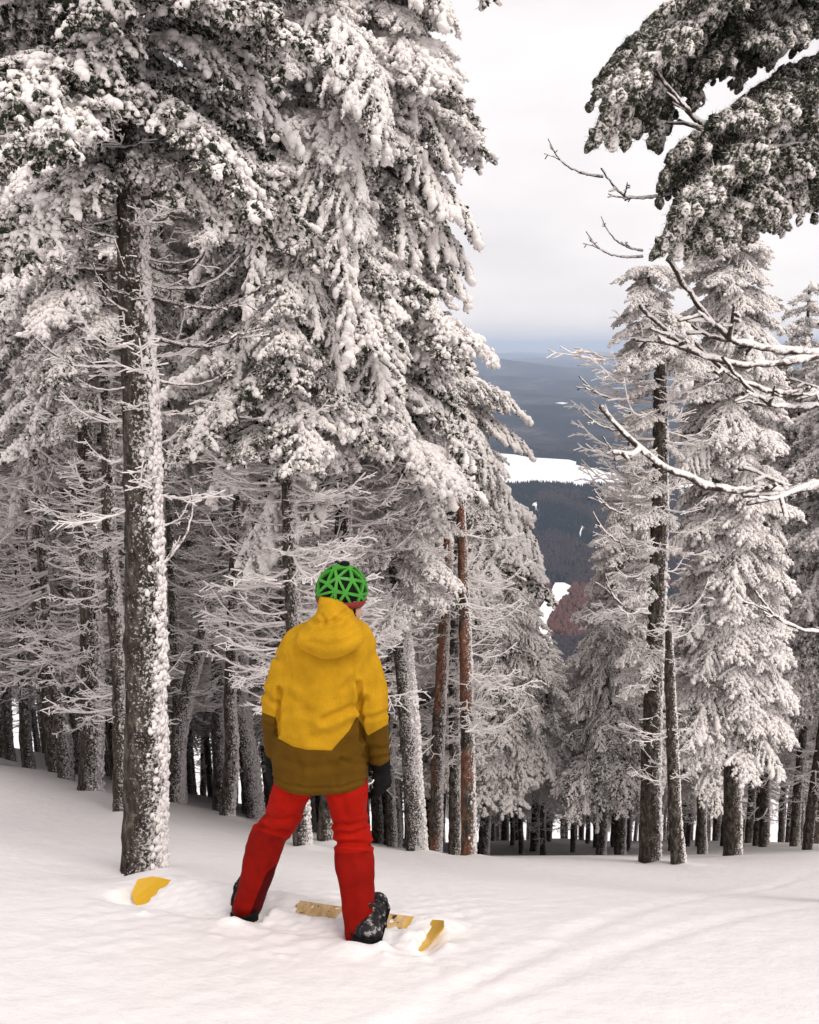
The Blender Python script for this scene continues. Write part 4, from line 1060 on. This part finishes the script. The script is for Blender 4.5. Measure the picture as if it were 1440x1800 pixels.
# helmet: green lattice over a dark inner shell, red band, chin strap
M_GREEN = mat_flat('green_shell', (.04, .24, .018), .5, .35, 40, .2); M_DARK = mat_flat('dark_liner', (.005, .006, .005), .7, .1); M_RED = mat_flat('red_band', (.20, .012, .014), .6, .3, 40, .2)
M_BLACK = mat_flat('black_fabric', (.005, .005, .005), .85, .12, 60, .3, .5, 300)
HEL = at(601, 1037, YT + .015)
AX = np.array([Rt * .101, Fw * .124, (Up * .9 + np.array([0, 0, .1])) * .117])
def helmet_mesh():
    bm = bmesh.new(); bmesh.ops.create_icosphere(bm, subdivisions=2, radius=1)
    r = random.Random(4)
    for v in bm.verts: v.co = (v.co + Vector([r.uniform(-.14, .14) for _ in range(3)])).normalized()
    bmesh.ops.delete(bm, geom=[f for f in bm.faces if f.calc_center_median().z < -.36], context='FACES')
    res = bmesh.ops.inset_individual(bm, faces=[f for f in bm.faces if f.calc_center_median().z < .80], thickness=.108, depth=0)
    rim = set(res['faces']) | {f for f in bm.faces if f.calc_center_median().z >= .80}
    bmesh.ops.delete(bm, geom=[f for f in bm.faces if f not in rim], context='FACES_ONLY')
    bmesh.ops.subdivide_edges(bm, edges=bm.edges[:], cuts=2, use_grid_fill=True)
    for v in bm.verts: v.co.normalize()
    ret = bmesh.ops.extrude_face_region(bm, geom=bm.faces[:])
    for v in [g for g in ret['geom'] if isinstance(g, bmesh.types.BMVert)]: v.co *= 1.0
    for v in bm.verts:
        pass
    moved = set(g for g in ret['geom'] if isinstance(g, bmesh.types.BMVert))
    for v in bm.verts:
        k = 1.0 if v in moved else .90
        v.co = Vector(HEL + (np.array(v.co[:]) * k) @ AX)
    bmesh.ops.recalc_face_normals(bm, faces=bm.faces[:])
    me = bpy.data.meshes.new('helmet'); bm.to_mesh(me); bm.free()
    for p in me.polygons: p.use_smooth = False
    return me
helmet = wear('helmet', helmet_mesh(), M_GREEN, 'green helmet with triangular lattice openings')
def cap_mesh(k, zlo, name):
    bm = bmesh.new(); bmesh.ops.create_icosphere(bm, subdivisions=4, radius=1)
    bmesh.ops.delete(bm, geom=[f for f in bm.faces if f.calc_center_median().z < zlo], context='FACES')
    for v in bm.verts: v.co = Vector(HEL + (np.array(v.co[:]) * k) @ AX)
    me = bpy.data.meshes.new(name); bm.to_mesh(me); bm.free()
    for p in me.polygons: p.use_smooth = True
    return me
wear('liner', cap_mesh(.915, -.36, 'liner'), M_DARK, None, helmet)
def band_mesh(z0, z1, k0, k1, name, a0=0., a1=2 * PI, n=48):
    V, F = [], []
    full = abs(a1 - a0 - 2 * PI) < 1e-6
    for i in range(n if full else n + 1):
        a = a0 + (a1 - a0) * i / n
        for (z, k) in ((z0, k0), (z0, k1), ((z0 + z1) / 2, k1 * 1.01), (z1, k1), (z1, k0)):
            h = math.sqrt(max(0, 1 - z * z)); V.append(tuple(HEL + np.array([math.cos(a) * h * k, math.sin(a) * h * k, z]) @ AX))
    m = n if full else n + 1
    for i in range(n):
        for j in range(5):
            a, b = i * 5 + j, i * 5 + (j + 1) % 5; c, d = ((i + 1) % m) * 5 + j, ((i + 1) % m) * 5 + (j + 1) % 5
            F.append((a, b, d, c))
    me = bpy.data.meshes.new(name); me.from_pydata(V, [], F)
    for p in me.polygons: p.use_smooth = True
    return me
wear('band', band_mesh(-.60, -.30, .84, 1.03, 'band'), M_RED, None, helmet)
ear = HC + Rt * .08 - Up * .035
chin = HC + Fw * .06 - Up * .135
v, f = limb([ear + Up * .05, ear - Up * .03, chin + Rt * .03, chin], [.008, .008, .008, .009], 8); me = bpy.data.meshes.new('chin_strap'); me.from_pydata(v, [], f); wear('chin_strap', me, M_BLACK, None, helmet)
v, f = ellipsoid(chin + Fw * .03 + Rt * .012, np.eye(3) * .016); me = bpy.data.meshes.new('strap_buckle'); me.from_pydata([tuple(p) for p in v], [], [tuple(q) for q in f]); wear('strap_buckle', me, M_BLACK, None, helmet)
bm_pts = [HEL + np.array([0.02, .02, 1.0]) @ AX]
v, f = ellipsoid(bm_pts[0], np.array([[.024, 0, 0], [0, .03, 0], [0, 0, .012]])); me = bpy.data.meshes.new('top_vent'); me.from_pydata([tuple(p) for p in v], [], [tuple(q) for q in f]); wear('top_vent', me, M_BLACK, None, helmet)

# gloves: palm, four fingers of unequal length and a thumb, hanging half closed
def glove(wr, sgn, name, label):
    down = np.array([.06 * sgn, .10, -1.0]); down /= np.linalg.norm(down)
    back = np.array([.80 * sgn, -.60, 0]); back -= down * back.dot(down); back /= np.linalg.norm(back)      # back of the hand
    wide = np.cross(down, back) * sgn; 
    if wide[1] < 0: wide = -wide          # towards the thumb, away from the camera
    P = lambda a, b, c: wr + down * a + wide * b + back * c
    ps = [limb([P(-.035, 0, 0), P(.02, 0, 0)], [.047, .044]),
          ellipsoid(P(.06, 0, 0), np.array([down * .060, wide * .056, back * .034]))]
    for b, L, c0 in ((-.044, .066, .0), (-.015, .080, .003), (.016, .084, .003), (.045, .076, .0)):
        ps.append(limb([P(.075, b * .8, c0), P(.105 + L * .12, b, c0 + .004), P(.105 + L * .55, b * 1.02, -.010), P(.105 + L * .80, b * 1.0, -.034), P(.105 + L * .72, b, -.052)], [.0175, .0175, .0165, .0155, .0135], 12, 4))
    ps.append(limb([P(.025, .034, -.004), P(.055, .066, -.014), P(.085, .076, -.028), P(.108, .072, -.040)], [.021, .019, .017, .015], 12, 4))
    me = union(ps, .004, 3, name); cloth(me, [], .0015, (40, 40, 40), 2.)
    return wear(name, me, M_BLACK, label)
gR = glove(at(669, 1343, YT + .05), 1, 'glove', None)
gL = glove(at(482, 1336, YT + .06), -1, 'glove', None)
v, f = limb([at(648, 1378, YT - .05), at(654, 1376, YT - .055), at(657, 1371, YT - .05)], [.0035] * 3, 8); me = bpy.data.meshes.new('pull_tab'); me.from_pydata(v, [], f); wear('pull_tab', me, mat_flat('pale_cord', (.75, .75, .78), .5, .4), None, gR)

# boots
def mat_camo():
    m = NT('patterned_boot'); n = m.noise(m.obj(), 38, 3, .6)
    m.color(m.ramp(n, [(.42, (.012, .012, .014)), (.52, (.05, .045, .045)), (.6, (.30, .28, .27))], 'CONSTANT')); m.b.inputs['Roughness'].default_value = .6
    return m.m
M_BOOT = mat_camo()
def boot(foot, name, turn, rows):
    ps = [loft(rows, 28)]
    d = np.array([math.sin(turn), math.cos(turn), 0]); base = foot + [0, 0, .035]
    ps += [limb([base - d * .06, base + d * .08, base + d * .19], [.062, .055, .048], 18)]
    return union(ps, .006, 3, name)
bR = boot(RFOOT + [.03, .0, 0], 'boot', .15, [(1600, 628, 661, YT - .11, .065), (1612, 622, 664, YT - .12, .075), (1628, 617, 664, YT - .135, .08), (1645, 613, 658, YT - .145, .08)])
wear('boot', bR, M_BOOT)
bL = boot(LFOOT + [.0, .0, 0], 'boot', -.15, [(1580, 416, 454, YT + .11, .085), (1596, 412, 448, YT + .10, .09), (1610, 409, 446, YT + .09, .09)])
wear('boot', bL, M_BOOT)

# the snowboard: lies across the slope, drifted over between its ends
def snowboard():
    A, B = np.array(BOARD_A), np.array(BOARD_B); d = B - A; L = math.hypot(d[0], d[1]); e = np.array([d[0] / L, d[1] / L]); s = np.array([-e[1], e[0]])
    root = tag(empty('snowboard', (A + B) / 2), 'yellow snowboard under the skier, drifted over with both tips poking out of the snow', 'snowboard')
    o = np.array((A + B) / 2); n = 60; m = 12
    V, F = [], []
    T = np.linspace(0, 1, n)
    for i, t in enumerate(T):
        u = min(t, 1 - t) * L
        w = .135 * math.sqrt(max(0, 1 - (1 - min(1, u / .19)) ** 2.2)) * (1 - .10 * math.sin(PI * t)) + .004
        lift = .07 * max(0, 1 - u / .15) ** 2
        for j in range(m):
            q = -1 + 2 * j / (m - 1); x = A[0] + d[0] * t + s[0] * w * q; y = A[1] + d[1] * t + s[1] * w * q
            z = board_z(t) + lift
            V.append((x - o[0], y - o[1], z - o[2]))
    for i in range(n - 1):
        for j in range(m - 1):
            a = i * m + j; F.append((a, a + m, a + m + 1, a + 1))
    me = bpy.data.meshes.new('deck'); me.from_pydata(V, [], F)
    bm = bmesh.new(); bm.from_mesh(me)
    r = bmesh.ops.extrude_face_region(bm, geom=bm.faces[:])
    for v in r['geom']:
        if isinstance(v, bmesh.types.BMVert): v.co.z -= .012
    bmesh.ops.recalc_face_normals(bm, faces=bm.faces[:]); bm.to_mesh(me); bm.free()
    M = NT('board_deck'); ob = M.obj(); k = M.math('ABSOLUTE', M.dot(ob, (e[0], e[1], 0)))
    n1 = M.noise(M.mapping(ob, (9, 3, 3)), 4, 3, .6); n2 = M.noise(ob, 26, 2, .6)
    wood = M.ramp(n1, [(.35, (.50, .30, .12)), (.65, (.72, .52, .27))])
    wood = M.mix(M.step(n2, .62, .66), wood, (.02, .018, .018))
    M.color(M.mix(M.step(k, L * .36, L * .39), wood, (.62, .36, .02))); M.b.inputs['Roughness'].default_value = .3; M.b.inputs['Specular IOR Level'].default_value = .5
    me.materials.append(M.m); mobj('deck', me, root)
    for ft, yaw in ((RFOOT + np.array([.03, 0, 0]), .15), (LFOOT, -.15)):
        b = empty('binding', ft - o + np.array([0, 0, .03]), -yaw, root)
        hb = ring_shell([[(.066 * math.cos(a), -.085 - .055 * math.sin(a) - .03 * k, .0 + .06 * k) for a in np.linspace(.15, PI - .15, 12)] + [(.058 * math.cos(a), -.085 - .047 * math.sin(a) - .03 * k, .0 + .06 * k) for a in np.linspace(PI - .15, .15, 12)] for k in (0, .35, .7, 1)])
        me = bpy.data.meshes.new('highback'); me.from_pydata(*[hb[0], [], hb[1]]); me.materials.append(M_BLACK); mobj('highback', me, b)
        for yy, zz, rr in ((.02, .085, .066), (.14, .04, .06)):
            pts = [(rr * math.cos(a), yy, .0 + (zz + .02) * math.sin(a)) for a in np.linspace(0, PI, 14)]
            v, f = limb(pts, [.007] * 14, 8, 2); me = bpy.data.meshes.new('strap'); me.from_pydata(v, [], f); me.materials.append(M_BOOT); mobj('strap', me, b)
        bp = bmesh.new(); bmesh.ops.create_cube(bp, size=1)
        for v in bp.verts: v.co = (v.co.x * .13, v.co.y * .27 + .02, v.co.z * .02 - .0)
        bmesh.ops.bevel(bp, geom=bp.edges[:], offset=.006, segments=2, affect='EDGES'); me = bpy.data.meshes.new('baseplate'); bp.to_mesh(me); bp.free(); me.materials.append(M_BLACK); mobj('baseplate', me, b)
snowboard()
print('objects', len(scene.objects), 'tris', sum(len(m.polygons) for m in bpy.data.meshes))
